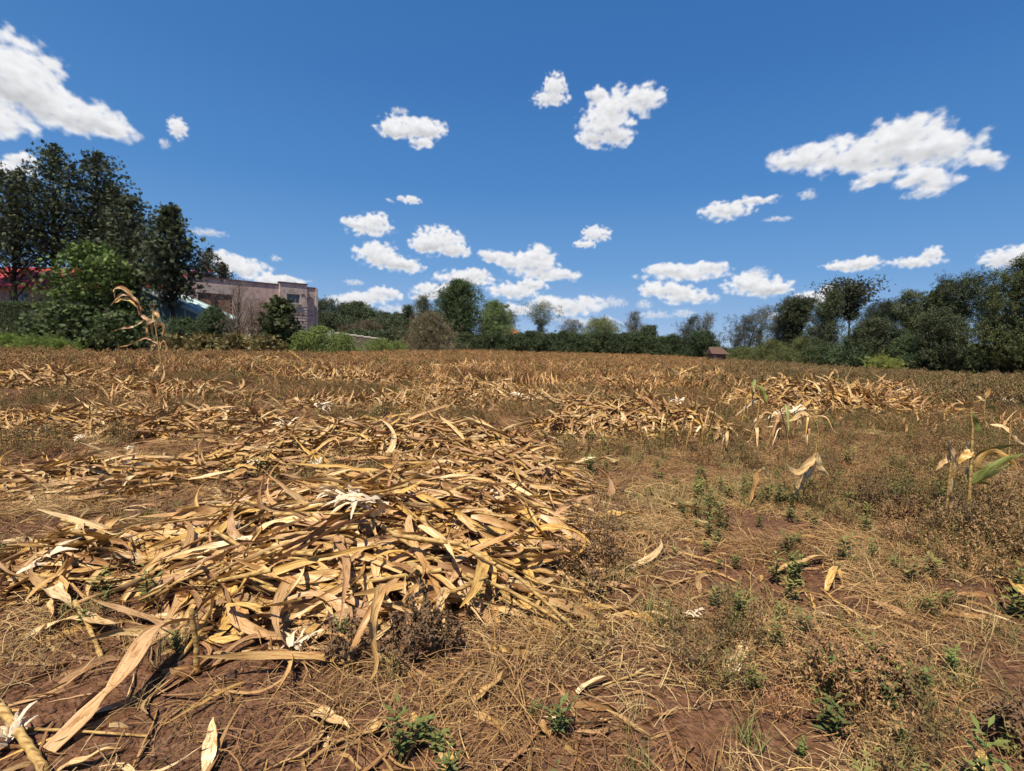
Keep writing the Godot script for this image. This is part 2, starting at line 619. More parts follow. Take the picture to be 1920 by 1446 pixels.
func surface_basis(x: float, z: float, yaw: float) -> Basis:
	var e := 0.18
	var hx := (ground_y(x + e, z) + heap_h(x + e, z)) - (ground_y(x - e, z) + heap_h(x - e, z))
	var hz := (ground_y(x, z + e) + heap_h(x, z + e)) - (ground_y(x, z - e) + heap_h(x, z - e))
	var n := Vector3(-hx, 2.0 * e, -hz).normalized()
	var f := Vector3(cos(yaw), 0, sin(yaw))
	f = (f - n * f.dot(n)).normalized()
	return Basis(f, n, f.cross(n))

func top_y(x: float, z: float) -> float:
	return ground_y(x, z) + heap_h(x, z)

# a cut maize plant lying on a heap: stalk with leaves
func lying_plant(x: float, z: float, yaw: float, lift: float, rng: RandomNumberGenerator, label: String, group: String, n_leaves := 6) -> void:
	var t := thing("maize_plant", label, "maize plant", Vector3(x, top_y(x, z) + lift, z), group)
	t.basis = surface_basis(x, z, yaw) * Basis(Vector3.BACK, rng.randf_range(-0.07, 0.06))
	var sm: Mesh = stalk_meshes[rng.randi() % 4]
	part(t, "stalk", sm, stalk_mat, Transform3D(Basis(), Vector3(-0.65, 0.0, 0)))
	var off := rng.randi() % 8
	for k in n_leaves:
		var along := -0.45 + 1.1 * (k + rng.randf() * 0.6) / n_leaves
		var side := 1.0 if k % 2 == 0 else -1.0
		var b := Basis(Vector3.UP, -side * rng.randf_range(0.12, 0.75)) * Basis(Vector3.BACK, rng.randf_range(-0.16, 0.12)) * Basis(Vector3.RIGHT, rng.randf_range(-0.4, 0.4))
		var mesh: Mesh = leaf_meshes[rng.randi() % 12] if rng.randf() < 0.75 else curl_meshes[rng.randi() % 8]
		part(t, "leaf", mesh, leaf_mats[(off + rng.randi() % 3) % 8], Transform3D(b.scaled(Vector3.ONE * rng.randf_range(0.8, 1.2)), Vector3(along, 0.008, 0)))

func loose_leaf(x: float, z: float, yaw: float, lift: float, rng: RandomNumberGenerator, label: String, group: String, scale := 1.0) -> void:
	var o := part(self, numbered("maize_leaf"), leaf_meshes[rng.randi() % 12] if rng.randf() < 0.65 else curl_meshes[rng.randi() % 8], leaf_mats[rng.randi() % 8])
	o.transform = Transform3D(surface_basis(x, z, yaw) * Basis(Vector3.RIGHT, rng.randf_range(-0.3, 0.3)).scaled(Vector3.ONE * scale), Vector3(x, top_y(x, z) + lift, z))
	tag(o, label, "maize leaf", group)

func husk(p: Vector3, size: float, rng: RandomNumberGenerator, label: String, group := "") -> void:
	var t := thing("maize_husk", label, "maize husk", p, group)
	t.rotation = Vector3(rng.randf_range(-0.2, 0.2), rng.randf() * TAU, rng.randf_range(-0.2, 0.2))
	var n := 11
	for k in n:
		var b := Basis(Vector3.UP, lerpf(-1.5, 1.5, k / 10.0) + rng.randf_range(-0.35, 0.35)) * Basis(Vector3.BACK, rng.randf_range(-0.25, 0.4)) * Basis(Vector3.RIGHT, rng.randf_range(-0.8, 0.8))
		part(t, "husk_leaf", husk_meshes[rng.randi() % 4], husk_mat, Transform3D(b.scaled(Vector3.ONE * size * rng.randf_range(0.7, 1.15)), Vector3.ZERO))

func dry_colour(rng: RandomNumberGenerator, dull := 0.0) -> Color:
	var d: Array = DRY[rng.randi() % DRY.size()]
	var k := rng.randf_range(0.85, 1.2)
	var c := Color(d[0] * k, d[1] * k, d[2] * k)
	return c.lerp(Color(0.17, 0.095, 0.05), dull * rng.randf())

# every heap's many leaves below the ones that lie on top
func heap_litter(q: Array, rng: RandomNumberGenerator, sets: Dictionary) -> void:
	var far: float = -q[1]
	var area: float = PI * q[2] * q[3]
	var n := int(clampf(area * (420.0 if far < 6.0 else 300.0 if far < 11.0 else 165.0 if far < 20.0 else 75.0), 60, 6000))
	var size := 1.0 if far < 12.0 else 1.15 if far < 22.0 else 1.35
	for i in n:
		var a := rng.randf() * TAU
		var r := sqrt(rng.randf()) * (1.0 if rng.randf() < 0.8 else 1.25)
		var x: float = q[0] + cos(a) * r * q[2]
		var z: float = q[1] + sin(a) * r * q[3]
		var tangle := clampf((far - 5.0) / 5.0, 0.0, 1.0)
		var yaw: float = q[5] + rng.randfn(0.0, 0.6 + 1.2 * tangle) + (PI if rng.randf() < 0.5 else 0.0)
		var y := top_y(x, z) - rng.randf() * 0.07 + 0.015 + (0.0 if r < 0.9 else 0.005)
		var b := surface_basis(x, z, yaw) * Basis(Vector3.BACK, rng.randfn(0.08 * tangle, 0.08 + 0.2 * tangle)) * Basis(Vector3.RIGHT, rng.randf_range(-0.45, 0.45) * (1.0 + tangle))
		var key := rng.randi() % 20 if rng.randf() > 0.5 * tangle else 12 + rng.randi() % 8
		if not sets.has(key):
			sets[key] = [[], []]
		sets[key][0].append(Transform3D(b.scaled(Vector3.ONE * size * rng.randf_range(0.65, 1.15)), Vector3(x, y, z)))
		sets[key][1].append(dry_colour(rng, 0.55 if rng.randf() < 0.4 else 0.1))

# ---------------------------------------------------------------- weeds and grass (small meshes for scattering)
func blade(acc: Acc, base: Vector3, yaw: float, length: float, width: float, lean: float, bend: float, segs: int) -> void:
	var p := base
	var pitch := PI / 2.0 - lean
	var side := Vector3(-sin(yaw), 0, cos(yaw))
	var first := acc.v.size()
	for i in segs + 1:
		var t := float(i) / segs
		var w := width * 0.5 * (1.0 - t * 0.85)
		acc.vert(p - side * w)
		acc.vert(p + side * w)
		p += Vector3(cos(yaw) * cos(pitch), sin(pitch), sin(yaw) * cos(pitch)) * (length / segs)
		pitch -= bend / segs
	for i in segs:
		var a := first + i * 2
		acc.quad(a, a + 2, a + 3, a + 1)

func little_leaf(acc: Acc, p: Vector3, d: Vector3, length: float, width: float, up := Vector3.UP) -> void:
	var s := d.cross(up)
	s = s.normalized() * width * 0.5 if s.length() > 0.01 else Vector3.RIGHT * width * 0.5
	var i := acc.vert(p)
	acc.vert(p + d * length * 0.45 + s + up * length * 0.06)
	acc.vert(p + d * length)
	acc.vert(p + d * length * 0.45 - s + up * length * 0.06)
	acc.quad(i, i + 1, i + 2, i + 3)

func rand_dir(rng: RandomNumberGenerator, up := 0.0) -> Vector3:
	var v := Vector3(rng.randfn(), rng.randfn() + up, rng.randfn())
	return v.normalized()

func grass_tuft(rng: RandomNumberGenerator, n: int, h: float, spread: float, lean: float) -> ArrayMesh:
	var acc := Acc.new()
	for i in n:
		var k := rng.randf_range(0.65, 1.25)
		acc.tint = Color(k, k * rng.randf_range(0.92, 1.05), k * rng.randf_range(0.8, 1.0))
		var a := rng.randf() * TAU
		blade(acc, Vector3(cos(a), 0, sin(a)) * spread * sqrt(rng.randf()), rng.randf() * TAU, h * rng.randf_range(0.5, 1.2), h * 0.018 + 0.0015, rng.randf_range(0.1, lean), rng.randf_range(0.2, 1.6), 3)
	return acc.mesh(null, true)

func straw_mat(rng: RandomNumberGenerator, n: int, size: float) -> ArrayMesh:   # matted straws lying about
	var acc := Acc.new()
	for i in n:
		var k := rng.randf_range(0.6, 1.3)
		acc.tint = Color(k, k * rng.randf_range(0.9, 1.04), k * rng.randf_range(0.75, 1.0))
		var a := rng.randf() * TAU
		var p := Vector3(cos(a), 0, sin(a)) * size * sqrt(rng.randf())
		p.y = rng.randf_range(0.0, 0.035)
		var yaw := rng.randf() * TAU
		var pitch := rng.randf_range(-0.1, 0.5)
		var first := acc.v.size()
		var len := rng.randf_range(0.05, 0.26)
		var turn := rng.randfn(0.0, 0.55)
		var w := rng.randf_range(0.0005, 0.0017)
		for j in 5:
			var side := Vector3(-sin(yaw), 0.35, cos(yaw)) * w
			acc.vert(p - side)
			acc.vert(p + side)
			p += Vector3(cos(yaw) * cos(pitch), sin(pitch), sin(yaw) * cos(pitch)) * len / 4.0
			yaw += turn / 4.0
			pitch -= rng.randf_range(0.05, 0.35)
		for j in 4:
			var q := first + j * 2
			acc.quad(q, q + 2, q + 3, q + 1)
	return acc.mesh(null, true)

func dry_weed(rng: RandomNumberGenerator, h: float, stems: int, leafy: float, leaf_len: float, stem_w: float) -> ArrayMesh:
	var acc := Acc.new()
	for i in stems:
		var yaw := rng.randf() * TAU
		var lean := rng.randf_range(0.05, 0.75)
		var dir := Vector3(cos(yaw) * sin(lean), cos(lean), sin(yaw) * sin(lean))
		var len := h * rng.randf_range(0.55, 1.1)
		var k := rng.randf_range(0.6, 1.05)
		acc.tint = Color(k, k * 0.93, k * 0.85)
		var base := Vector3(cos(yaw), 0, sin(yaw)) * 0.03
		blade(acc, base, yaw + rng.randf(), len, stem_w, lean, rng.randf_range(-0.2, 0.5), 2)
		for j in 7:
			var t := rng.randf_range(0.22, 1.0)
			var p := base + dir * len * t
			var d := (rand_dir(rng, 0.5) + dir * 0.6).normalized()
			var tw := len * rng.randf_range(0.12, 0.3) * (1.2 - t * 0.6)
			var s := d.cross(Vector3.UP).normalized() * stem_w * 0.4
			k = rng.randf_range(0.6, 1.1)
			acc.tint = Color(k, k * 0.95, k * 0.85)
			var i0 := acc.vert(p - s)
			acc.vert(p + s)
			acc.vert(p + d * tw)
			acc.tri(i0, i0 + 1, i0 + 2)
			for q in int(leafy):
				k = rng.randf_range(0.55, 1.45)
				acc.tint = Color(k, k * rng.randf_range(0.88, 1.08), k * rng.randf_range(0.8, 1.0))
				little_leaf(acc, p + d * tw * rng.randf_range(0.2, 1.0), rand_dir(rng, 0.1), leaf_len * rng.randf_range(0.5, 1.2), leaf_len * rng.randf_range(0.25, 0.5))
	return acc.mesh(null, true)

func broad_weed(rng: RandomNumberGenerator, h: float, stems: int) -> ArrayMesh:
	var acc := Acc.new()
	for i in stems:
		var yaw := rng.randf() * TAU
		var lean := rng.randf_range(0.0, 0.5)
		var dir := Vector3(cos(yaw) * sin(lean), cos(lean), sin(yaw) * sin(lean))
		var len := h * rng.randf_range(0.5, 1.1)
		acc.tint = Color(0.8, 0.8, 0.6)
		blade(acc, Vector3.ZERO, yaw, len, 0.004, lean, 0.1, 2)
		for j in 9:
			var k := rng.randf_range(0.7, 1.3)
			acc.tint = Color(k * rng.randf_range(0.9, 1.2), k, k * 0.9)
			var d := Vector3(cos(j * 2.4 + yaw), rng.randf_range(0.1, 0.7), sin(j * 2.4 + yaw)).normalized()
			little_leaf(acc, dir * len * (0.2 + 0.09 * j), d, h * rng.randf_range(0.14, 0.28), h * rng.randf_range(0.06, 0.1))
	return acc.mesh(null, true)

func clump_of_leaves(rng: RandomNumberGenerator, n: int, size: float, upright: float) -> ArrayMesh:   # for far litter and stubble
	var acc := Acc.new()
	for i in n:
		var k := rng.randf_range(0.65, 1.3)
		acc.tint = Color(k, k * rng.randf_range(0.9, 1.05), k * rng.randf_range(0.75, 1.05))
		var p := Vector3(rng.randfn() * size * 0.5, rng.randf() * 0.06, rng.randfn() * size * 0.5)
		blade(acc, p, rng.randf() * TAU, rng.randf_range(0.2, 0.55), rng.randf_range(0.02, 0.05), rng.randf_range(0.3, 1.5) * (1.0 - upright) + 0.1, rng.randf_range(0.3, 2.2), 4)
	return acc.mesh(null, true)

# ---------------------------------------------------------------- laying out the field
func spread(n: int, r0: float, r1: float, rng: RandomNumberGenerator, keep: Callable) -> Array:
	var out := []
	for i in n:
		var r := sqrt(lerpf(r0 * r0, r1 * r1, rng.randf()))
		var a := rng.randf_range(-1.02, 1.02) if r > 4.0 else rng.randf_range(-1.35, 1.35)
		var x := sin(a) * r
		var z := -cos(a) * r
		if keep.call(x, z):
			out.append(Vector3(x, 0, z))
	return out

# the far edge of the field, where the hedges and trees begin
func field_end(x: float, z: float) -> float:
	var a := rad_to_deg(atan2(x, -z))
	if a < -18.0:
		return 44.0
	if a < 18.0:
		return lerpf(44.0, 92.0, clampf((a + 18.0) / 14.0, 0, 1))
	return lerpf(92.0, 50.0, clampf((a - 18.0) / 16.0, 0, 1))

func strew(called: String, mesh: Mesh, m: Material, spots: Array, rng: RandomNumberGenerator, s0: float, s1: float, colours: Array, label: String, category: String, flat := false, sink := 0.0) -> void:
	var xfs := []
	var cols := []
	for p in spots:
		var k := rng.randf_range(s0, s1)
		var b := surface_basis(p.x, p.z, rng.randf() * TAU) if flat else Basis(Vector3.UP, rng.randf() * TAU) * Basis(Vector3.RIGHT, rng.randf_range(-0.15, 0.15))
		xfs.append(Transform3D(b.scaled(Vector3(k, k * rng.randf_range(0.85, 1.15), k)), Vector3(p.x, (top_y(p.x, p.z) if flat else ground_y(p.x, p.z)) - sink, p.z)))
		var c: Array = colours[rng.randi() % colours.size()]
		var l := rng.randf_range(0.8, 1.2)
		cols.append(Color(c[0] * l, c[1] * l, c[2] * l))
	if xfs.size() == 0:
		return
	var o := scatter(called, mesh, m, xfs, cols)
	tag(o, label, category, "", "stuff")

func build_field() -> void:
	var rng := RandomNumberGenerator.new()
	rng.seed = 20
	# heaps: x, z, half width, half depth, height, direction of the stalks
	heaps = [
		[-0.92, -3.75, 1.62, 1.22, 0.36, 0.12], [-1.55, -6.9, 2.35, 1.35, 0.36, 0.1], [-0.2, -5.3, 1.1, 1.0, 0.26, 0.3],
		[-5.0, -8.9, 1.4, 0.8, 0.18, 0.0], [-6.8, -8.2, 2.3, 0.9, 0.2, 0.1], [-4.3, -5.3, 1.3, 0.8, 0.12, 0.1], [-2.75, -3.35, 0.6, 0.45, 0.12, 0.2],
		[2.15, -9.0, 1.75, 1.0, 0.48, 0.2], [7.7, -13.2, 2.5, 1.6, 0.62, 0.0], [10.0, -12.8, 1.7, 0.7, 0.2, 0.0], [12.3, -17.0, 1.5, 1.0, 0.5, 0.0],
		[-1.0, -15.0, 1.9, 2.3, 0.35, 0.3], [-2.3, -27.0, 2.6, 5.0, 0.35, 0.3], [-6.2, -18.0, 3.4, 1.3, 0.32, 0.0], [-13.0, -26.0, 2.8, 2.0, 0.45, 0.0],
		[-13.4, -14.4, 2.2, 1.4, 0.3, 0.1], [-12.2, -18.2, 1.7, 0.9, 0.2, 0.0], [-2.8, -11.6, 2.2, 0.8, 0.16, 0.1], [4.5, -19.0, 3.0, 1.2, 0.25, 0.0],
		[13.5, -11.0, 1.5, 0.6, 0.18, 0.0], [-8.5, -12.6, 2.4, 0.8, 0.2, 0.0], [-9.5, -22.0, 3.2, 1.3, 0.3, 0.0], [1.2, -13.0, 1.6, 0.7, 0.18, 0.0], [-15.0, -20.0, 2.5, 1.0, 0.3, 0.0], [5.0, -28.0, 3.5, 1.4, 0.3, 0.0], [9.0, -24.0, 4.0, 1.6, 0.3, 0.0], [2.0, -33.0, 5.0, 2.2, 0.3, 0.0],
	]
	var bare := []   # patches of bare soil, and where the grass is thick: x, z, half width, half depth
	for q in [[350, 1340, 260, 75], [120, 1300, 120, 60], [620, 1410, 180, 60], [1240, 1300, 120, 60], [1530, 1115, 110, 40], [300, 1130, 160, 25], [1130, 1180, 60, 40], [1420, 985, 90, 20], [1330, 1400, 60, 40], [760, 1330, 70, 40]]:
		var c := gp(q[0], q[1])
		bare.append([c.x, c.z, q[2] / FOCAL * -c.z * 1.05, absf(gp(q[0], q[1] - q[3]).z - c.z) + 0.05])
	var is_bare := func(x: float, z: float) -> bool:
		for q in bare:
			var dx: float = (x - q[0]) / q[2]
			var dz: float = (z - q[1]) / q[3]
			if dx * dx + dz * dz < 1.0 + 0.7 * fine.get_noise_2d(x * 2.0, z * 2.0):
				return rng.randf() < 0.93
		return false
	var gm := stuff_mat(0.8, 0.25)
	var wm := stuff_mat(0.85, 0.15)

	# --- maize litter of the heaps
	var sets := {}
	for q in heaps:
		heap_litter(q, rng, sets)
	for key in sets:
		var mesh: Mesh = leaf_meshes[key] if key < 12 else curl_meshes[key - 12]
		var o := scatter("maize_litter", mesh, leaf_stuff_mat, sets[key][0], sets[key][1])
		tag(o, "tan dry maize leaves massed in the heaps across the field", "maize litter", "maize leaves massed in the heaps", "stuff")

	# --- scraps of maize leaf strewn over the soil
	var open := func(x: float, z: float) -> bool: return not in_heap(x, z, 0.9)
	var strewn := func(x: float, z: float) -> bool: return patch.get_noise_2d(x * 0.8 + 50.0, z * 0.8) > -0.18 + (0.22 if x > 0.8 and z > -9.0 else -0.15)
	for i in 8:
		var spots := spread(480, 1.0, 5.5, rng, strewn) + spread(1300, 5.5, 14.0, rng, strewn)
		var xfs := []
		var cols := []
		for p in spots:
			var b := surface_basis(p.x, p.z, rng.randf() * TAU) * Basis(Vector3.RIGHT, rng.randf_range(-0.7, 0.7))
			xfs.append(Transform3D(b.scaled(Vector3.ONE * rng.randf_range(0.5, 1.3)), Vector3(p.x, top_y(p.x, p.z) + rng.randf() * 0.02, p.z)))
			cols.append(dry_colour(rng, 0.5))
		var o := scatter("leaf_litter", scrap_meshes[i], leaf_stuff_mat, xfs, cols)
		tag(o, "small scraps of dry maize leaf strewn over the soil", "leaf litter", "scraps of maize leaf on the soil", "stuff")

	# --- clods of soil
	var clod := Acc.new()
	var ico := SphereMesh.new()
	ico.radial_segments = 7
	ico.rings = 4
	ico.radius = 0.5
	ico.height = 0.8
	var arr := ico.get_mesh_arrays()
	for v in arr[Mesh.ARRAY_VERTEX]:
		clod.vert(v * (1.0 + 0.6 * fine.get_noise_3d(v.x * 2.0, v.y * 2.0, v.z * 2.0)))
	clod.idx = arr[Mesh.ARRAY_INDEX]
	strew("soil_dirt", clod.mesh(), wm, spread(9000, 1.0, 6.5, rng, open), rng, 0.006, 0.035, [[0.085, 0.04, 0.025], [0.11, 0.055, 0.035], [0.07, 0.034, 0.022]], "small crumbs and clods of brown soil", "soil crumbs")

	# --- matted straw and dry grass
	var mat_zone := func(x: float, z: float) -> bool: return not in_heap(x, z, 0.8) and not is_bare.call(x, z) and patch.get_noise_2d(x * 1.6, z * 1.6) > (0.06 if x < 0.3 else -0.14)
	var brown := [[0.31, 0.18, 0.075], [0.25, 0.135, 0.06], [0.38, 0.24, 0.105], [0.21, 0.11, 0.055], [0.43, 0.30, 0.145]]
	for i in 4:
		strew("straw_litter", straw_mat(rng, 90, 0.22), gm, spread(520, 1.0, 7.0, rng, mat_zone) + spread(700, 7.0, 14.0, rng, mat_zone), rng, 0.8, 1.35, brown, "matted fine dry straw lying on the soil", "straw", true)
	var olive := [[0.26, 0.21, 0.085], [0.33, 0.25, 0.11], [0.20, 0.19, 0.07], [0.30, 0.20, 0.09], [0.15, 0.17, 0.055]]
	var grass_zone := func(x: float, z: float) -> bool: return not in_heap(x, z, 0.95) and not is_bare.call(x, z) and patch.get_noise_2d(x * 1.1 + 200.0, z * 1.1) > (0.2 if x < -0.6 else 0.02)
	for i in 4:
		strew("dry_grass", grass_tuft(rng, 22, rng.randf_range(0.10, 0.2), 0.05, 1.1), gm, spread(700, 1.2, 7.0, rng, grass_zone) + spread(900, 7.0, 16.0, rng, grass_zone), rng, 0.6, 1.3, olive, "short dry olive and straw coloured grass tufts between the heaps", "grass")

	# --- dry weeds standing over the field
	var weedy := func(x: float, z: float) -> bool:
		var r := sqrt(x * x + z * z)
		if in_heap(x, z, 0.92) or r > field_end(x, z):
			return false
		var n := patch.get_noise_2d(x * 0.55 - 90.0, z * 0.55)
		if r < 7.0:
			return n > (0.34 if x < 0.7 else 0.2 - 0.16 * clampf(x - 2.0, 0.0, 1.5)) and not is_bare.call(x, z)
		if r < 13.0 and x < -3.5:
			return n > 0.12
		return n > -0.12 and rng.randf() < 0.8
	var weed_cols := [[0.30, 0.175, 0.08], [0.25, 0.15, 0.07], [0.36, 0.22, 0.10], [0.26, 0.18, 0.07], [0.33, 0.17, 0.08], [0.20, 0.15, 0.058]]
	for i in 3:
		var mesh := dry_weed(rng, 0.34, 10, 3, 0.024, 0.004)
		strew("dry_weeds", mesh, wm, spread(600, 2.2, 8.0, rng, weedy) + spread(3300, 8.0, 20.0, rng, weedy), rng, 0.55, 1.25, weed_cols if i == 0 else [[0.17, 0.125, 0.05], [0.145, 0.12, 0.042], [0.20, 0.125, 0.055], [0.13, 0.115, 0.04], [0.11, 0.075, 0.035]], "knee high dead brown weeds with fine seed heads", "weeds")
	var side := func(x: float, z: float) -> bool: return atan2(x, -z) > 0.36 + 0.12 * patch.get_noise_2d(x * 0.2, z * 0.2)
	for i in 3:
		var mesh := dry_weed(rng, 0.45, 10, 4, 0.055, 0.007)
		var spots := spread(7500, 20.0, 52.0, rng, weedy) + spread(7000, 52.0, 95.0, rng, weedy)
		var tan_spots := []
		var dull_spots := []
		for p in spots:
			if side.call(p.x, p.z):
				dull_spots.append(p)
			else:
				tan_spots.append(p)
		strew("dry_weeds", mesh, wm, tan_spots, rng, 0.8, 1.5, weed_cols + [[0.40, 0.21, 0.09], [0.38, 0.23, 0.10], [0.42, 0.25, 0.11]], "dead reddish brown weeds covering the far part of the field", "weeds")
		strew("dry_weeds", mesh, wm, dull_spots, rng, 0.8, 1.5, [[0.20, 0.145, 0.065], [0.24, 0.16, 0.075], [0.17, 0.135, 0.055], [0.26, 0.165, 0.08]], "dull olive brown weeds before the tall tree row", "weeds")
	# --- greener weeds
	var greens := [[0.12, 0.14, 0.04], [0.15, 0.155, 0.045], [0.10, 0.12, 0.036], [0.19, 0.18, 0.055]]
	var greenish := func(x: float, z: float) -> bool:
		var r := sqrt(x * x + z * z)
		if in_heap(x, z, 0.95) or r > field_end(x, z):
			return false
		var n := patch.get_noise_2d(x * 0.7 + 410.0, z * 0.7)
		return n > (0.30 if x < 1.2 or r > 13.0 else -0.05 if r > 3.6 else 0.16)
	for i in 3:
		strew("green_weeds", broad_weed(rng, 0.2, 5), gm, spread(260, 1.5, 7.0, rng, greenish) + spread(1100, 7.0, 18.0, rng, greenish), rng, 0.5, 1.3, greens, "low green broad leaved weeds between the dry stems", "weeds")
	strew("green_weeds", dry_weed(rng, 0.45, 10, 5, 0.06, 0.007), gm, spread(5000, 18.0, 80.0, rng, greenish), rng, 0.8, 1.5, greens, "green weeds scattered through the far field", "weeds")
	# --- stubble and far maize litter
	var stub := func(x: float, z: float) -> bool:
		var r := sqrt(x * x + z * z)
		return r < field_end(x, z) and patch.get_noise_2d(x * 0.35 + 13.0, z * 0.9) > 0.02
	var stub2 := func(x: float, z: float) -> bool:
		var r := sqrt(x * x + z * z)
		return r < field_end(x, z) and absf(atan2(x, -z)) < 0.42
	var tan_cols := [[0.48, 0.28, 0.11], [0.42, 0.22, 0.085], [0.55, 0.35, 0.15], [0.36, 0.19, 0.08]]
	for i in 3:
		strew("maize_stubble_litter", clump_of_leaves(rng, 14, 0.35, 0.15), leaf_stuff_mat, spread(1500, 12.0, 34.0, rng, stub), rng, 0.7, 1.2, tan_cols, "low tangles of pale maize leaves between the weeds", "maize litter")
		strew("maize_stubble_litter", clump_of_leaves(rng, 12, 0.3, 0.6), leaf_stuff_mat, spread(5200, 18.0, 85.0, rng, stub2), rng, 0.8, 1.5, tan_cols, "knee high maize stubble with hanging dry leaves at the far end", "maize stubble")

# single weeds that stand out
func build_single_weeds() -> void:
	var rng := RandomNumberGenerator.new()
	rng.seed = 61
	var gm := stuff_mat(0.7, 0.35)
	var dead := [plain(0.17, 0.10, 0.05), plain(0.22, 0.135, 0.065), plain(0.14, 0.085, 0.045)]
	for q in [[1085, 1040, 0.5], [1120, 1000, 0.45], [1140, 1070, 0.4], [1060, 1090, 0.4], [1105, 1120, 0.3]]:
		var o := part(self, numbered("dead_weed"), dry_weed(rng, q[2], 16, 4, 0.03, 0.004), dead[rng.randi() % 3])
		o.position = gp(q[0], q[1])
		tag(o, "tangled brown dead weed leaning on the end of the broad heap", "weed", "dead weeds at the heap's end")
	for q in [[640, 1240, 0.2], [765, 1240, 0.26], [825, 1225, 0.24], [790, 1200, 0.28]]:
		var o := part(self, numbered("dead_weed"), dry_weed(rng, q[2], 18, 4, 0.03, 0.004), dead[rng.randi() % 3])
		o.position = gp(q[0], q[1])
		tag(o, "dark dead weed crushed under the front of the broad heap", "weed", "dead weeds under the heap's front")
	for q in [[1830, 1010, 0.42], [1890, 985, 0.45], [1770, 1000, 0.35], [1900, 1040, 0.4], [1850, 960, 0.4], [1925, 930, 0.45], [1620, 960, 0.35], [1690, 985, 0.36], [1600, 1290, 0.2], [1660, 1300, 0.2], [1570, 1270, 0.18], [1890, 1400, 0.22]]:
		var o := part(self, numbered("dead_weed"), dry_weed(rng, q[2], 18, 5, 0.032, 0.004), dead[rng.randi() % 3])
		o.position = gp(q[0], q[1])
		tag(o, "dark bushy dead weed standing among trampled straw", "weed", "dark bushy weeds among trampled straw")
	var green := stuff_mat(0.6, 0.4)
	green.albedo_color = srgb(0.15, 0.19, 0.05)
	var i := 0
	for q in [[330, 1225, 0.12, "leafy green weed sprouting beside the long arched leaf"], [640, 1195, 0.12, "pale green seedling under the heap's hooked leaf"], [890, 1150, 0.16, "grassy green tuft below the cut stalks at the heap front"], [1105, 890, 0.3, "green bushy weed at the edge of dry litter"], [1500, 1420, 0.08, "small green weed in straw beside bare soil"], [1690, 1395, 0.09, "bright green blade weed between dark dead weeds"], [1785, 1265, 0.16, "light green upright weed behind dark dead weeds"], [1590, 880, 0.3, "dusty green weed behind the leaning maize stalk"], [430, 900, 0.15, "tiny green weed in thin maize litter"], [485, 735, 0.4, "dark green leafy weed by the far low heap"], [735, 700, 0.6, "tall green weed rising from far brown weeds"], [1620, 1000, 0.2, "mixed green weed near the white crescent leaf"], [965, 1060, 0.14, "green weed poking through cut stalks"], [1310, 930, 0.2, "dark green low weed by the trampled maize"]]:
		i += 1
		var o := part(self, numbered("green_weed"), broad_weed(rng, q[2], 9), green)
		o.position = gp(q[0], q[1])
		tag(o, q[3], "weed")

# ---------------------------------------------------------------- single maize plants and leaves
# a leaf through given points
func leaf_through(pts: Array, width: float, rng: RandomNumberGenerator, fold := 0.5, wave := 0.25, twist := 0.4, roll := 0.0, blunt := false) -> ArrayMesh:
	var c := Curve3D.new()
	c.bake_interval = 0.02
	var n := pts.size()
	for i in n:
		var t: Vector3 = (pts[mini(i + 1, n - 1)] - pts[maxi(i - 1, 0)]) / 6.0
		c.add_point(pts[i], -t, t)
	var spine := []
	var total := c.get_baked_length()
	for i in 21:
		spine.append(c.sample_baked(total * i / 20.0, true))
	var acc := Acc.new()
	leaf_on_spine(acc, spine, width, fold, wave, twist, rng, roll, blunt)
	return acc.mesh()

# a single leaf lying on the ground or over a heap, through photo pixels and heights above what it lies on
func laid_leaf(px: Array, width: float, colour: int, rng: RandomNumberGenerator, label: String, group := "", fold := 0.5, twist := 0.5) -> void:
	var pts := []
	for q in px:
		var p := gp(q[0], q[1], q[2])
		pts.append(p)
	var base: Vector3 = pts[0]
	for i in pts.size():
		pts[i] -= base
	var o := part(self, numbered("maize_leaf"), leaf_through(pts, width, rng, fold, 0.25, twist, 0.0), leaf_mats[colour % 8])
	o.position = base
	tag(o, label, "maize leaf", group)

func laid_stalk(px: Array, r0: float, r1: float, label: String, rng: RandomNumberGenerator, leaves := 0, group := "") -> void:
	var pts := []
	for q in px:
		pts.append(gp(q[0], q[1], q[2]))
	var base: Vector3 = pts[0]
	for i in pts.size():
		pts[i] -= base
	var t := thing("maize_stalk", label, "maize stalk", base, group)
	part(t, "stalk", stalk_mesh(pts, r0, r1), stalk_mat)
	for k in leaves:
		var f := (k + 0.6) / leaves * (pts.size() - 1)
		var i := mini(int(f), pts.size() - 2)
		var p: Vector3 = pts[i].lerp(pts[i + 1], f - i)
		var yaw := rng.randf() * TAU
		part(t, "leaf", leaf_meshes[rng.randi() % 12], leaf_mats[rng.randi() % 8], Transform3D(Basis(Vector3.UP, yaw).scaled(Vector3.ONE * 0.8), p))

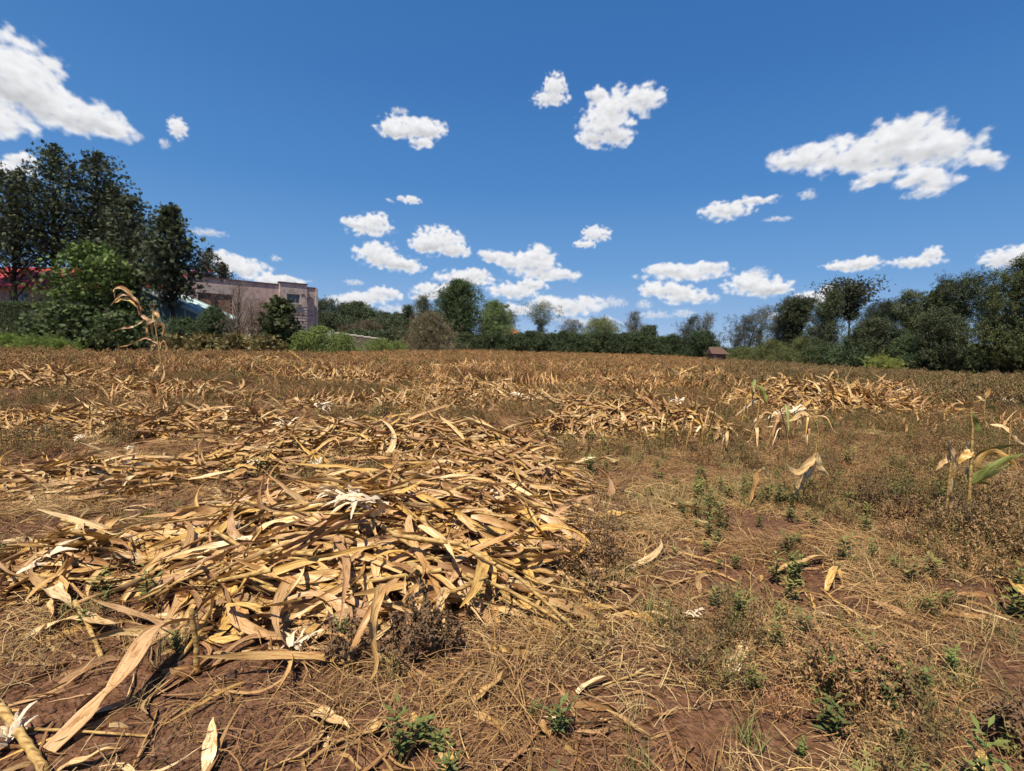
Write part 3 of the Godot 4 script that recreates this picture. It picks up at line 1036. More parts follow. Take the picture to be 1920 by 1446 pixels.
# a standing plant: stalk through pixels at one distance, leaves as [colour, width, [pixels ...]]; colour -1 is green
func standing_plant(base_px: Array, stalk_px: Array, leaves: Array, r0: float, label: String, rng: RandomNumberGenerator, ahead := 0.0, tassel := [], group := "") -> void:
	var base := gp(base_px[0], base_px[1])
	if ahead > 0.0:
		base = at(base_px[0], base_px[1], ahead)
		base.y = ground_y(base.x, base.z)
	var d := -base.z
	var t := thing("standing_maize", label, "maize plant", base, group)
	var pts := [Vector3(0, -0.03, 0)]
	for q in stalk_px:
		var p := at(q[0], q[1], d)
		p.y = maxf(p.y, ground_y(p.x, p.z) + 0.02)
		pts.append(p - base)
	part(t, "stalk", stalk_mesh(pts, r0, r0 * 0.45), stalk_mat)
	for l in leaves:
		var lp := []
		var drift := rng.randf_range(-0.25, 0.25)
		var n: int = l[2].size()
		for i in n:
			var q: Array = l[2][i]
			var p := at(q[0], q[1], d + drift * i / maxf(1.0, n - 1.0))
			p.y = maxf(p.y, ground_y(p.x, p.z) + 0.01)
			lp.append(p - base)
		part(t, "leaf", leaf_through(lp, l[1] * (1.0 if l[0] < 0 else 1.3 if r0 < 0.025 else 1.5), rng, 0.4 if r0 < 0.025 else 0.75, 0.22 if r0 < 0.025 else 0.45, rng.randf_range(-0.5, 0.5), rng.randf_range(0.9, 1.45)), green_leaf_mat if l[0] < 0 else leaf_mats[l[0]])
	for q in tassel:
		var p0 := at(q[0], q[1], d) - base
		var p1 := at(q[2], q[3], d + rng.randf_range(-0.1, 0.1)) - base
		var acc := Acc.new()
		acc.tube([p0, p0.lerp(p1, 0.5) + Vector3(0, 0.05, 0), p1], [0.004, 0.004, 0.002], 4)
		part(t, "tassel", acc.mesh(), leaf_mats[3])

func build_maize() -> void:
	var rng := RandomNumberGenerator.new()
	rng.seed = 31
	# --- cut plants lying on the near heaps
	var h: Array = heaps[0]
	for i in 78:
		var a := rng.randf() * TAU
		var r := sqrt(rng.randf()) * 0.95
		lying_plant(h[0] + cos(a) * r * h[2] * 0.92, h[1] + sin(a) * r * h[3], 0.1 + rng.randfn(0.0, 0.42) + (PI if rng.randf() < 0.4 else 0.0), rng.randf_range(-0.03, 0.05), rng, "dry cut maize plant with curled tan leaves on the broad near heap", "cut maize plants on the broad near heap", 6)
	for i in 30:
		var q: Array = heaps[1] if i % 3 else heaps[2]
		var a := rng.randf() * TAU
		var r := sqrt(rng.randf()) * 0.95
		lying_plant(q[0] + cos(a) * r * q[2], q[1] + sin(a) * r * q[3], 0.1 + rng.randfn(0.0, 0.5) + (PI if rng.randf() < 0.4 else 0.0), rng.randf_range(-0.02, 0.04), rng, "dry cut maize plant on the flat heap behind the broad near heap", "cut maize plants on the heap behind", 6)
	for i in 12:
		var q: Array = heaps[7]
		var a := rng.randf() * TAU
		var r := sqrt(rng.randf()) * 0.9
		lying_plant(q[0] + cos(a) * r * q[2], q[1] + sin(a) * r * q[3], rng.randf() * TAU, 0.02, rng, "dry cut maize plant on the small rounded heap by the standing stalks", "cut maize plants on the small rounded heap", 6)
	for i in 14:
		var q: Array = [heaps[5], heaps[6], heaps[4]][i % 3]
		var a := rng.randf() * TAU
		var r := sqrt(rng.randf())
		lying_plant(q[0] + cos(a) * r * q[2], q[1] + sin(a) * r * q[3], 0.1 + rng.randfn(0.0, 0.4), 0.01, rng, "dry cut maize plant in the thin litter beside the broad near heap", "cut maize plants in the thin litter", 5)
	# --- loose leaves on top of and around the heaps
	for i in 105:
		var a := rng.randf() * TAU
		var r := sqrt(rng.randf()) * 1.02
		loose_leaf(h[0] + cos(a) * r * h[2], h[1] + sin(a) * r * h[3], rng.randfn(0.1, 0.7) + (PI if rng.randf() < 0.5 else 0.0), rng.randf_range(0.0, 0.07), rng, "loose curled dry maize leaf lying on top of the broad near heap", "loose leaves on the broad near heap", rng.randf_range(0.8, 1.25))
	for i in 60:
		var q: Array = heaps[1] if i % 3 else heaps[2]
		var a := rng.randf() * TAU
		var r := sqrt(rng.randf())
		loose_leaf(q[0] + cos(a) * r * q[2], q[1] + sin(a) * r * q[3], rng.randf() * TAU, rng.randf_range(0.0, 0.06), rng, "loose dry maize leaf on the flat heap behind the broad near heap", "loose leaves on the heap behind")
	for i in 46:
		var x := rng.randf_range(-3.6, -0.6)
		var z := rng.randf_range(-4.6, -1.7)
		if in_heap(x, z, 0.95):
			continue
		loose_leaf(x, z, rng.randf() * TAU, 0.004, rng, "loose dry maize leaf on the bare soil before the broad near heap", "loose leaves on the bare soil", rng.randf_range(0.5, 0.95))
	for i in 26:
		var x := rng.randf_range(0.4, 4.5)
		var z := rng.randf_range(-6.0, -1.7)
		loose_leaf(x, z, rng.randf() * TAU, 0.004, rng, "loose dry maize leaf among the trampled straw and weeds", "loose leaves among trampled straw", rng.randf_range(0.4, 0.8))
	# --- pieces that can be picked out in the photograph
	laid_leaf([[92, 1408, 0.01], [180, 1330, 0.05], [232, 1265, 0.13], [290, 1185, 0.17], [360, 1163, 0.14], [425, 1172, 0.06]], 0.105, 5, rng, "long broad dry maize leaf arched over bare soil with dark shadow below", "", 0.35, 0.5)
	laid_leaf([[605, 1030, 0.12], [555, 1075, 0.17], [522, 1125, 0.17], [518, 1180, 0.12], [545, 1218, 0.03]], 0.075, 5, rng, "big hooked maize leaf curving down the front of the broad heap", "", 0.3, 0.5)
	laid_leaf([[720, 1095, 0.24], [700, 1150, 0.25], [697, 1200, 0.16], [705, 1250, 0.07], [685, 1290, 0.01]], 0.06, 0, rng, "long maize leaf hanging straight down the heap front over dead weeds", "", 0.5, 1.0)
	laid_leaf([[745, 1085, 0.26], [700, 1140, 0.22], [668, 1200, 0.12], [648, 1252, 0.02]], 0.05, 1, rng, "narrow maize leaf slanting down the heap front beside the straight hanging one", "", 0.5, 0.8)
	laid_leaf([[842, 1100, 0.16], [825, 1130, 0.17], [815, 1165, 0.1], [785, 1180, 0.05]], 0.075, 2, rng, "short folded maize leaf curled under a stalk at the heap edge", "", 0.7, 0.6)
	laid_leaf([[905, 1035, 0.26], [903, 1070, 0.25], [885, 1110, 0.2], [862, 1140, 0.12]], 0.085, 4, rng, "upright pointed golden maize leaf standing out of the broad heap", "", 0.4, 1.3)
	laid_leaf([[965, 1050, 0.18], [990, 1075, 0.16], [1000, 1105, 0.1], [985, 1125, 0.04]], 0.07, 4, rng, "yellow maize leaf bent over at the end of the broad heap", "", 0.4, 0.5)
	laid_leaf([[75, 1103, 0.06], [100, 1108, 0.09], [122, 1125, 0.07], [135, 1142, 0.03]], 0.11, 6, rng, "pale blunt maize leaf on a broken stalk beside bare soil", "", 0.25, 0.3)
	laid_leaf([[157, 1152, 0.04], [200, 1172, 0.07], [245, 1165, 0.06], [282, 1180, 0.01]], 0.075, 2, rng, "broad pale maize leaf lying across soil beside a broken stalk", "", 0.3, 0.5)
	laid_leaf([[160, 1092, 0.05], [260, 1078, 0.08], [330, 1055, 0.12], [372, 1030, 0.15]], 0.07, 0, rng, "long straight maize leaf pointing out of the heap's flank", "", 0.6, 0.2)
	laid_leaf([[162, 1098, 0.03], [260, 1094, 0.06], [350, 1085, 0.07], [430, 1083, 0.06]], 0.075, 2, rng, "straight maize leaf lying flat along the foot of the heap", "", 0.5, 0.3)
	laid_leaf([[108, 1442, 0.01], [160, 1425, 0.03], [205, 1408, 0.03], [242, 1404, 0.0]], 0.045, 2, rng, "narrow curved maize leaf on bare soil below the long arched leaf", "", 0.5, 0.5)
	laid_leaf([[385, 1446, 0.01], [392, 1410, 0.05], [397, 1370, 0.06], [400, 1345, 0.05]], 0.05, 6, rng, "small pale maize leaf standing tip up from bare soil", "", 0.5, 0.6)
	laid_leaf([[585, 1338, 0.01], [615, 1345, 0.035], [640, 1360, 0.03], [660, 1375, 0.01]], 0.07, 2, rng, "short stubby piece of rolled maize leaf on dark soil", "", 1.0, 0.2)
	laid_leaf([[692, 1375, 0.01], [705, 1362, 0.03], [727, 1350, 0.02]], 0.06, 0, rng, "small torn scrap of leaf beside the rolled piece", "", 0.4, 0.4)
	laid_leaf([[1455, 1072, 0.02], [1500, 1055, 0.06], [1545, 1043, 0.07], [1595, 1050, 0.02]], 0.06, 0, rng, "maize leaf arched over red soil beside trampled straw", "", 0.4, 0.5)
	laid_leaf([[1550, 1108, 0.01], [1558, 1080, 0.08], [1572, 1062, 0.1], [1580, 1102, 0.01]], 0.05, 4, rng, "small yellow maize leaf folded upright over red soil", "", 0.3, 0.8)
	laid_leaf([[1528, 1146, 0.02], [1590, 1168, 0.04], [1640, 1183, 0.02], [1690, 1165, 0.06], [1720, 1178, 0.03], [1770, 1180, 0.02]], 0.055, 6, rng, "long wavy pale maize leaf stretched across matted straw", "", 0.4, 1.2)
	laid_leaf([[1364, 1262, 0.01], [1380, 1232, 0.03], [1398, 1210, 0.03], [1412, 1195, 0.01]], 0.085, 6, rng, "flat spotted cream maize leaf on straw next to red soil", "", 0.1, 0.1)
	laid_leaf([[1316, 1222, 0.01], [1335, 1205, 0.03], [1348, 1190, 0.01]], 0.06, 7, rng, "crumpled greyish maize scrap beside the spotted cream leaf", "", 0.5, 0.8)
	laid_leaf([[888, 1312, 0.01], [915, 1290, 0.04], [940, 1268, 0.05], [960, 1245, 0.04]], 0.045, 0, rng, "narrow twisted maize leaf resting on short green grass", "", 0.5, 1.2)
	laid_leaf([[1082, 1300, 0.01], [1115, 1278, 0.03], [1140, 1272, 0.03], [1170, 1282, 0.01]], 0.045, 6, rng, "bent pale maize leaf at the edge of bare red soil", "", 0.5, 0.9)
	laid_leaf([[1880, 1085, 0.05], [1900, 1095, 0.08], [1925, 1120, 0.06], [1950, 1150, 0.02]], 0.09, 4, rng, "broad orange maize leaf drooping over dark dead weeds", "", 0.3, 0.4)
	laid_leaf([[1830, 1446, 0.03], [1845, 1430, 0.05], [1835, 1405, 0.04]], 0.05, 4, rng, "stub of orange maize leaf in tangled dead grass", "", 0.3, 0.4)
	laid_leaf([[830, 1446, 0.02], [840, 1425, 0.05], [852, 1405, 0.04]], 0.045, 4, rng, "small orange maize leaf standing in short grass", "", 0.3, 0.4)
	laid_leaf([[1000, 1370, 0.02], [1015, 1358, 0.05], [1030, 1385, 0.01]], 0.05, 1, rng, "small hooped maize leaf scrap in dry grass", "", 0.3, 0.4)
	laid_leaf([[1245, 945, 0.02], [1310, 955, 0.12], [1345, 965, 0.1], [1375, 985, 0.02]], 0.07, 2, rng, "broken maize stalk end with grey torn leaf on trampled straw", "", 0.5, 0.9)
	laid_stalk([[0, 1325, 0.05], [40, 1380, 0.05], [85, 1446, 0.02]], 0.016, 0.014, "thick pale cut maize stalk lying on bare soil", rng)
	laid_stalk([[40, 1366, 0.015], [160, 1372, 0.02], [285, 1381, 0.012]], 0.005, 0.004, "thin straight orange twig lying on bare soil", rng)
	laid_stalk([[140, 1128, 0.06], [162, 1165, 0.04], [190, 1232, 0.015]], 0.012, 0.010, "short broken cream maize stalk beside the heap foot", rng)
	laid_stalk([[1440, 1172, 0.01], [1470, 1193, 0.02], [1504, 1222, 0.012]], 0.011, 0.010, "short weathered piece of maize stalk on straw", rng)
	laid_stalk([[737, 1003, 0.38], [863, 1021, 0.34], [975, 1085, 0.22], [1076, 1178, 0.04]], 0.015, 0.008, "long bare maize stalk sloping down from heap top to the ground", rng)
	laid_stalk([[875, 1078, 0.22], [950, 1105, 0.17], [1078, 1180, 0.02]], 0.013, 0.008, "thin bare maize stalk lying along the front slope of the heap", rng)
	laid_stalk([[830, 1118, 0.16], [872, 1100, 0.22], [915, 1080, 0.24]], 0.012, 0.010, "short cream stalk poking out below the upright golden leaf", rng)
	laid_stalk([[900, 930, 0.3], [1000, 947, 0.26], [1125, 972, 0.1]], 0.013, 0.008, "long pale maize stalk across the back of the broad heap", rng)
	laid_stalk([[350, 960, 0.15], [430, 968, 0.22], [520, 982, 0.28]], 0.013, 0.010, "yellow maize stalk running into the flank of the broad heap", rng)
	laid_stalk([[1130, 1285, 0.01], [1200, 1262, 0.02], [1300, 1283, 0.01]], 0.004, 0.003, "thin forked twig on the bare red soil patch", rng)
	# upright stub
	var stub := thing("maize_stub", "grey upright maize stub standing in soil before the heap", "maize stub", gp(368, 1262))
	part(stub, "stalk", stalk_mesh([Vector3(0, -0.03, 0), Vector3(0.005, 0.12, 0), Vector3(-0.01, 0.30, 0.01)], 0.012, 0.010), stalk_mat)
	# --- white husks
	husk(gp(692, 975, 0.40), 1.3, rng, "large open white maize husk on top of the broad near heap")
	husk(gp(648, 950, 0.38), 1.2, rng, "crumpled white husk touching the large open husk on the heap")
	husk(gp(100, 1060, 0.05), 0.85, rng, "cream maize husk beside the foot of the broad heap")
	husk(gp(14, 1398, 0.02), 0.6, rng, "white striped husk by the thick cut stalk")
	husk(gp(1300, 1155, 0.01), 0.36, rng, "tiny white husk scrap on red soil")
	husk(gp(560, 1222, 0.01), 0.6, rng, "broken cob scrap below the big hooked leaf")
	for q in [[1462, 785, 0.35], [1490, 778, 0.36]]:
		husk(gp(q[0], q[1], q[2]), 1.2, rng, "bright white open husk hanging on a bent standing stalk", "white husks on bent stalks")
	for q in [[1272, 762, 0.4], [603, 770, 0.3], [975, 748, 0.2], [535, 810, 0.1], [1885, 757, 0.2], [1000, 752, 0.15]]:
		husk(gp(q[0], q[1], q[2]), 1.3, rng, "small white maize husk lying on dry maize litter", "white husks on the litter")
	for q in [[400, 880, 0.03], [478, 872, 0.05], [250, 845, 0.03], [150, 825, 0.06], [830, 868, 0.2], [600, 872, 0.2], [920, 940, 0.28]]:
		husk(gp(q[0], q[1], q[2]), 0.6, rng, "white curl of maize husk among tan leaves", "white husk curls")
	# --- standing plants
	standing_plant([305, 708], [[303, 685], [299, 660], [294, 630], [290, 606], [286, 585]], [
		[6, 0.10, [[300, 655], [298, 643], [288, 652], [279, 660], [271, 664]]], [2, 0.10, [[292, 618], [298, 602], [297, 590], [290, 586], [285, 600], [286, 622], [288, 642]]],
		[6, 0.06, [[291, 606], [276, 598], [262, 606], [250, 613]]], [3, 0.07, [[250, 613], [238, 614], [226, 616], [213, 621]]],
		[7, 0.08, [[290, 610], [274, 598], [262, 588], [255, 572]]], [4, 0.10, [[256, 574], [246, 564], [232, 561], [214, 568]]], [3, 0.11, [[262, 588], [258, 570], [247, 556], [236, 548]]],
		[1, 0.09, [[250, 560], [238, 545], [224, 539], [213, 546], [215, 560]]], [5, 0.07, [[244, 556], [228, 552], [218, 562], [207, 574]]], [3, 0.08, [[252, 570], [262, 580], [262, 596]]],
		[7, 0.06, [[297, 645], [276, 634], [258, 640], [238, 648], [218, 651]]], [3, 0.09, [[298, 650], [306, 640], [311, 662], [308, 688]]], [7, 0.10, [[290, 600], [280, 606], [275, 626], [279, 648]]],
		[1, 0.10, [[292, 612], [303, 610], [307, 634], [303, 655]]], [3, 0.08, [[296, 640], [286, 650], [283, 672], [286, 690]]]], 0.026, "tall lone dry maize plant with twisted golden leaves before the trees", rng, 0.0, [[286, 585, 281, 566], [286, 585, 275, 570], [286, 585, 293, 567], [286, 585, 288, 563]])
	standing_plant([1418, 800], [[1422, 770], [1424, 740], [1416, 712]], [
		[-1, 0.09, [[1420, 725], [1428, 730], [1436, 750], [1438, 768]]], [-1, 0.08, [[1416, 712], [1411, 722], [1413, 735]]],
		[4, 0.06, [[1424, 745], [1408, 737], [1398, 745], [1394, 770]]], [6, 0.04, [[1420, 748], [1400, 762], [1376, 782]]], [4, 0.06, [[1424, 732], [1432, 742], [1438, 765]]],
		[6, 0.06, [[1437, 768], [1430, 780], [1410, 792], [1406, 830]]]], 0.016, "half green standing maize top beside bent stalk with white husks", rng, 9.5)
	standing_plant([1533, 850], [[1535, 815], [1532, 795], [1520, 778], [1498, 770]], [
		[6, 0.06, [[1520, 780], [1505, 775], [1490, 785], [1470, 790]]], [2, 0.05, [[1533, 800], [1538, 815], [1530, 840]]], [6, 0.06, [[1500, 772], [1502, 785], [1503, 800]]]], 0.012, "bent over dry maize stalk carrying white husks", rng, 8.2)
	standing_plant([1487, 945], [[1500, 910], [1518, 880], [1530, 850], [1531, 832]], [
		[6, 0.06, [[1530, 850], [1538, 875], [1555, 893]]], [2, 0.07, [[1527, 856], [1512, 870], [1492, 885], [1475, 870]]], [6, 0.08, [[1520, 872], [1500, 905], [1485, 930], [1482, 950]]],
		[5, 0.07, [[1518, 880], [1512, 915], [1505, 940]]], [4, 0.06, [[1487, 948], [1465, 942], [1440, 938]]], [0, 0.06, [[1487, 948], [1500, 940], [1515, 930]]]], 0.014, "leaning dry maize stalk with pale leaves hanging to the weeds", rng)
	standing_plant([1408, 940], [[1412, 910], [1422, 885], [1430, 880]], [
		[6, 0.07, [[1428, 880], [1438, 892], [1447, 908]]], [1, 0.06, [[1420, 885], [1412, 915], [1405, 945]]]], 0.012, "short broken stalk with one white leaf flap", rng)
	standing_plant([1780, 905], [[1783, 870], [1779, 830]], [
		[6, 0.07, [[1776, 828], [1782, 845], [1792, 875]]], [6, 0.075, [[1784, 898], [1785, 925], [1770, 955], [1733, 992]]], [2, 0.05, [[1783, 855], [1768, 865], [1755, 882]]]], 0.013, "dry stalk with one long white crescent leaf hanging", rng, 4.6)
	standing_plant([1822, 918], [[1820, 885], [1822, 850], [1824, 800], [1820, 775]], [
		[-1, 0.07, [[1821, 775], [1828, 790], [1836, 808], [1848, 815]]], [-1, 0.09, [[1820, 905], [1822, 870], [1850, 845], [1920, 835]]], [-1, 0.08, [[1822, 905], [1845, 885], [1880, 865], [1920, 850]]],
		[4, 0.06, [[1823, 880], [1855, 850], [1885, 855], [1907, 875], [1908, 890]]], [-1, 0.07, [[1822, 910], [1850, 895], [1890, 875], [1900, 870]]], [2, 0.05, [[1820, 850], [1816, 830], [1815, 855]]],
		[4, 0.06, [[1822, 845], [1805, 860], [1797, 870]]], [-1, 0.06, [[1820, 915], [1832, 905], [1860, 910]]]], 0.015, "still green maize plant with long bent leaves among dry weeds", rng, 4.5)
	standing_plant([1895, 845], [[1894, 810], [1896, 780]], [
		[6, 0.045, [[1895, 812], [1880, 800], [1856, 796]]], [6, 0.05, [[1895, 815], [1910, 830], [1930, 840]]]], 0.011, "thin dark stalk with a white leaf arm beside green maize", rng, 6.5)
	standing_plant([1848, 800], [[1846, 770], [1848, 745]], [
		[-1, 0.07, [[1846, 766], [1862, 764], [1868, 775], [1860, 790]]], [6, 0.04, [[1846, 752], [1838, 745], [1830, 743]]], [0, 0.06, [[1848, 745], [1860, 730], [1864, 745]]]], 0.012, "slim standing stalk with one drooping green leaf tip", rng, 10.0)
	standing_plant([1225, 835], [[1224, 800], [1222, 755]], [
		[7, 0.06, [[1224, 765], [1232, 775], [1230, 795]]], [6, 0.06, [[1234, 785], [1248, 805], [1260, 825]]], [3, 0.06, [[1223, 770], [1216, 790], [1220, 815]]]], 0.02, "dark brown upright stub on the small rounded heap", rng, 8.6)
	standing_plant([1300, 830], [[1301, 795], [1306, 765], [1308, 742]], [
		[2, 0.05, [[1303, 770], [1296, 785], [1282, 805], [1278, 820]]], [6, 0.05, [[1303, 785], [1298, 805], [1288, 815]]], [-1, 0.05, [[1307, 745], [1303, 757], [1298, 760]]]], 0.012, "slim stalk with leaves tied down like a tent on the rounded heap", rng, 8.6)
	standing_plant([1330, 830], [[1331, 800], [1330, 770]], [
		[-1, 0.06, [[1330, 772], [1332, 790], [1330, 810]]], [2, 0.06, [[1330, 772], [1350, 785], [1368, 803]]], [0, 0.06, [[1331, 775], [1345, 790], [1350, 815]]], [4, 0.06, [[1330, 780], [1320, 800], [1312, 820]]]], 0.012, "standing stalk with green streaked hanging leaves on the rounded heap", rng, 8.6)
	standing_plant([780, 788], [[788, 762], [796, 735]], [[5, 0.06, [[796, 735], [790, 760], [782, 785]]], [2, 0.05, [[795, 738], [797, 760], [792, 782]]]], 0.012, "lone pale pointed stub between the heap and brown weeds", rng)
	for q in [[1517, 720, 1514, 694], [1560, 716, 1563, 692], [1475, 735, 1470, 700], [1090, 690, 1092, 672], [1345, 715, 1349, 690], [1240, 700, 1236, 676], [700, 690, 703, 670], [1180, 705, 1184, 682], [590, 700, 594, 676], [170, 760, 186, 735]]:
		standing_plant([q[0], q[1] + 18], [[lerpf(q[0], q[2], 0.5), lerpf(q[1], q[3], 0.5)], [q[2], q[3]]], [[2, 0.06, [[q[2], q[3]], [q[2] + 7, q[3] + 6], [q[2] + 9, q[3] + 18]]], [0, 0.06, [[q[2], q[3] + 5], [q[2] - 6, q[3] + 12], [q[2] - 8, q[3] + 24]]]], 0.014, "short dry maize stalk left standing among far brown weeds", rng, 0.0, [], "stalks left standing in the far field")

# short broken stalks with leaves hanging down to the weeds
func build_broken_stalks() -> void:
	var rng := RandomNumberGenerator.new()
	rng.seed = 90
	for q in [[1205, 842, 0.5], [1246, 836, 0.62], [1284, 848, 0.5], [1322, 836, 0.66], [1352, 846, 0.42], [1398, 862, 0.5], [1440, 836, 0.6], [1482, 850, 0.66], [1512, 838, 0.5], [1390, 795, 0.85], [1100, 846, 0.4], [1570, 790, 0.6], [1640, 770, 0.7], [1712, 792, 0.35]]:
		var base := gp(q[0], q[1])
		var t := thing("broken_maize", "short broken maize stalk with dry leaves hanging into the weeds", "maize plant", base, "broken stalks with hanging leaves")
		var h: float = q[2]
		var lean := Vector3(rng.randf_range(-0.25, 0.25), 0, rng.randf_range(-0.15, 0.15))
		part(t, "stalk", stalk_mesh([Vector3(0, -0.02, 0), Vector3(0, h * 0.5, 0) + lean * h * 0.4, Vector3(0, h, 0) + lean * h], 0.012, 0.007), stalk_mat)
		for k in 3 + rng.randi() % 5:
			var f := rng.randf_range(0.35, 1.0)
			var p := Vector3(0, h * f, 0) + lean * h * f
			var a := rng.randf() * TAU
			var o := Vector3(cos(a), 0, sin(a))
			var reach := rng.randf_range(0.06, 0.42)
			var lp := [p, p + o * reach * 0.6 + Vector3(0, rng.randf_range(0.0, 0.08), 0), p + o * reach + Vector3(0, -h * f * 0.35, 0), p + o * reach * rng.randf_range(0.9, 1.3) + Vector3(0, -h * f * rng.randf_range(0.2, 0.95), 0)]
			part(t, "leaf", leaf_through(lp, rng.randf_range(0.022, 0.055), rng, 0.6, 0.25, rng.randf_range(-0.8, 0.8), rng.randf_range(-0.5, 0.5)), green_leaf_mat if rng.randf() < 0.07 else leaf_mats[rng.randi() % 8])

# ---------------------------------------------------------------- trees and shrubs
const ORD := ["first", "second", "third", "fourth", "fifth", "sixth", "seventh", "eighth", "ninth", "tenth", "eleventh", "twelfth", "thirteenth", "fourteenth", "fifteenth", "sixteenth", "seventeenth", "eighteenth", "nineteenth", "twentieth", "twenty-first", "twenty-second", "twenty-third"]
var sprigs := {}
var bark: StandardMaterial3D
var bark_pale: StandardMaterial3D
var foliage: StandardMaterial3D

func build_tree_kit() -> void:
	var rng := RandomNumberGenerator.new()
	rng.seed = 9
	foliage = stuff_mat(0.6, 0.5)
	bark = plain(0.10, 0.075, 0.055, 0.95)
	bark_pale = plain(0.24, 0.20, 0.155, 0.95)
	for b in [bark, bark_pale]:
		b.albedo_texture = noise_tex(0.03, [[0.2, Color(0.55, 0.5, 0.46)], [0.8, Color(1, 1, 1)]], 5, 256, 5)
		b.uv1_triplanar = true
		b.uv1_scale = Vector3(1.5, 0.5, 1.5)
	# feathery fern-like sprig (silky oak, wattle)
	for v in 2:
		var acc := Acc.new()
		for f in 4:
			var d := Vector3(rng.randf_range(-0.7, 0.7), rng.randf_range(-0.35, 0.6), 1.0).normalized()
			var s := d.cross(Vector3.UP).normalized()
			var up := s.cross(d)
			for k in 7:
				var kk := rng.randf_range(0.75, 1.3)
				acc.tint = Color(kk, kk, kk * rng.randf_range(0.8, 1.1))
				var p := d * (0.10 + 0.11 * k) * 0.5 + Vector3(0, -0.012 * k * k * 0.3, 0)
				for e in [-1.0, 1.0]:
					little_leaf(acc, p, (s * e + d * 0.6 + up * rng.randf_range(-0.3, 0.3)).normalized(), 0.17 * (1.15 - k * 0.1), 0.045, up)
		sprigs["feather%d" % v] = acc.mesh(null, true)
	# broad leaves
	for v in 2:
		var acc := Acc.new()
		for k in 22:
			var kk := rng.randf_range(0.7, 1.35)
			acc.tint = Color(kk * rng.randf_range(0.9, 1.1), kk, kk * rng.randf_range(0.8, 1.1))
			var p := Vector3(rng.randfn() * 0.13, rng.randfn() * 0.10, 0.12 + rng.randfn() * 0.15)
			little_leaf(acc, p, rand_dir(rng, -0.1), rng.randf_range(0.10, 0.17), rng.randf_range(0.055, 0.085), rand_dir(rng, 1.5))
		sprigs["broad%d" % v] = acc.mesh(null, true)
	# hanging narrow leaves
	for v in 2:
		var acc := Acc.new()
		for k in 22:
			var kk := rng.randf_range(0.7, 1.35)
			acc.tint = Color(kk, kk, kk * rng.randf_range(0.85, 1.1))
			var p := Vector3(rng.randfn() * 0.15, rng.randfn() * 0.12, 0.12 + rng.randfn() * 0.15)
			little_leaf(acc, p, (rand_dir(rng) + Vector3(0, -1.3, 0)).normalized(), rng.randf_range(0.16, 0.3), 0.034, rand_dir(rng))
		sprigs["hang%d" % v] = acc.mesh(null, true)
	# stiff spiky needles
	var acc2 := Acc.new()
	for k in 34:
		var kk := rng.randf_range(0.7, 1.35)
		acc2.tint = Color(kk, kk, kk)
		little_leaf(acc2, Vector3(rng.randfn() * 0.03, rng.randfn() * 0.03, 0.014 * k), (rand_dir(rng) + Vector3(0, 0.2, 0.9)).normalized(), 0.2, 0.022, rand_dir(rng))
	sprigs["needle0"] = acc2.mesh(null, true)
	sprigs["needle1"] = acc2.mesh(null, true)

# profile: crown radius (0..1) at height t (0 crown base .. 1 top)
func profile(kind: String, t: float) -> float:
	match kind:
		"cone":
			return pow(maxf(0.0, 1.0 - t), 0.75) * 0.95 * smoothstep(-0.15, 0.15, t) + 0.07
		"spire":
			return (0.55 + 0.45 * sin(t * 2.6 + 0.5)) * pow(maxf(0.0, 1.0 - t), 0.42) + 0.05
		"round":
			return sqrt(maxf(0.02, 1.0 - pow(2.0 * t - 0.9, 2.0) * 0.8))
		"egg":
			return sqrt(maxf(0.02, 1.0 - pow(1.75 * t - 0.7, 2.0) * 0.85))
		"column":
			return 0.55 + 0.45 * sin(t * PI)
		"flat":
			return 0.25 + 0.75 * smoothstep(0.2, 0.8, t)
		"bush":
			return sqrt(maxf(0.03, 1.0 - pow(t, 2.2)))
	return 1.0

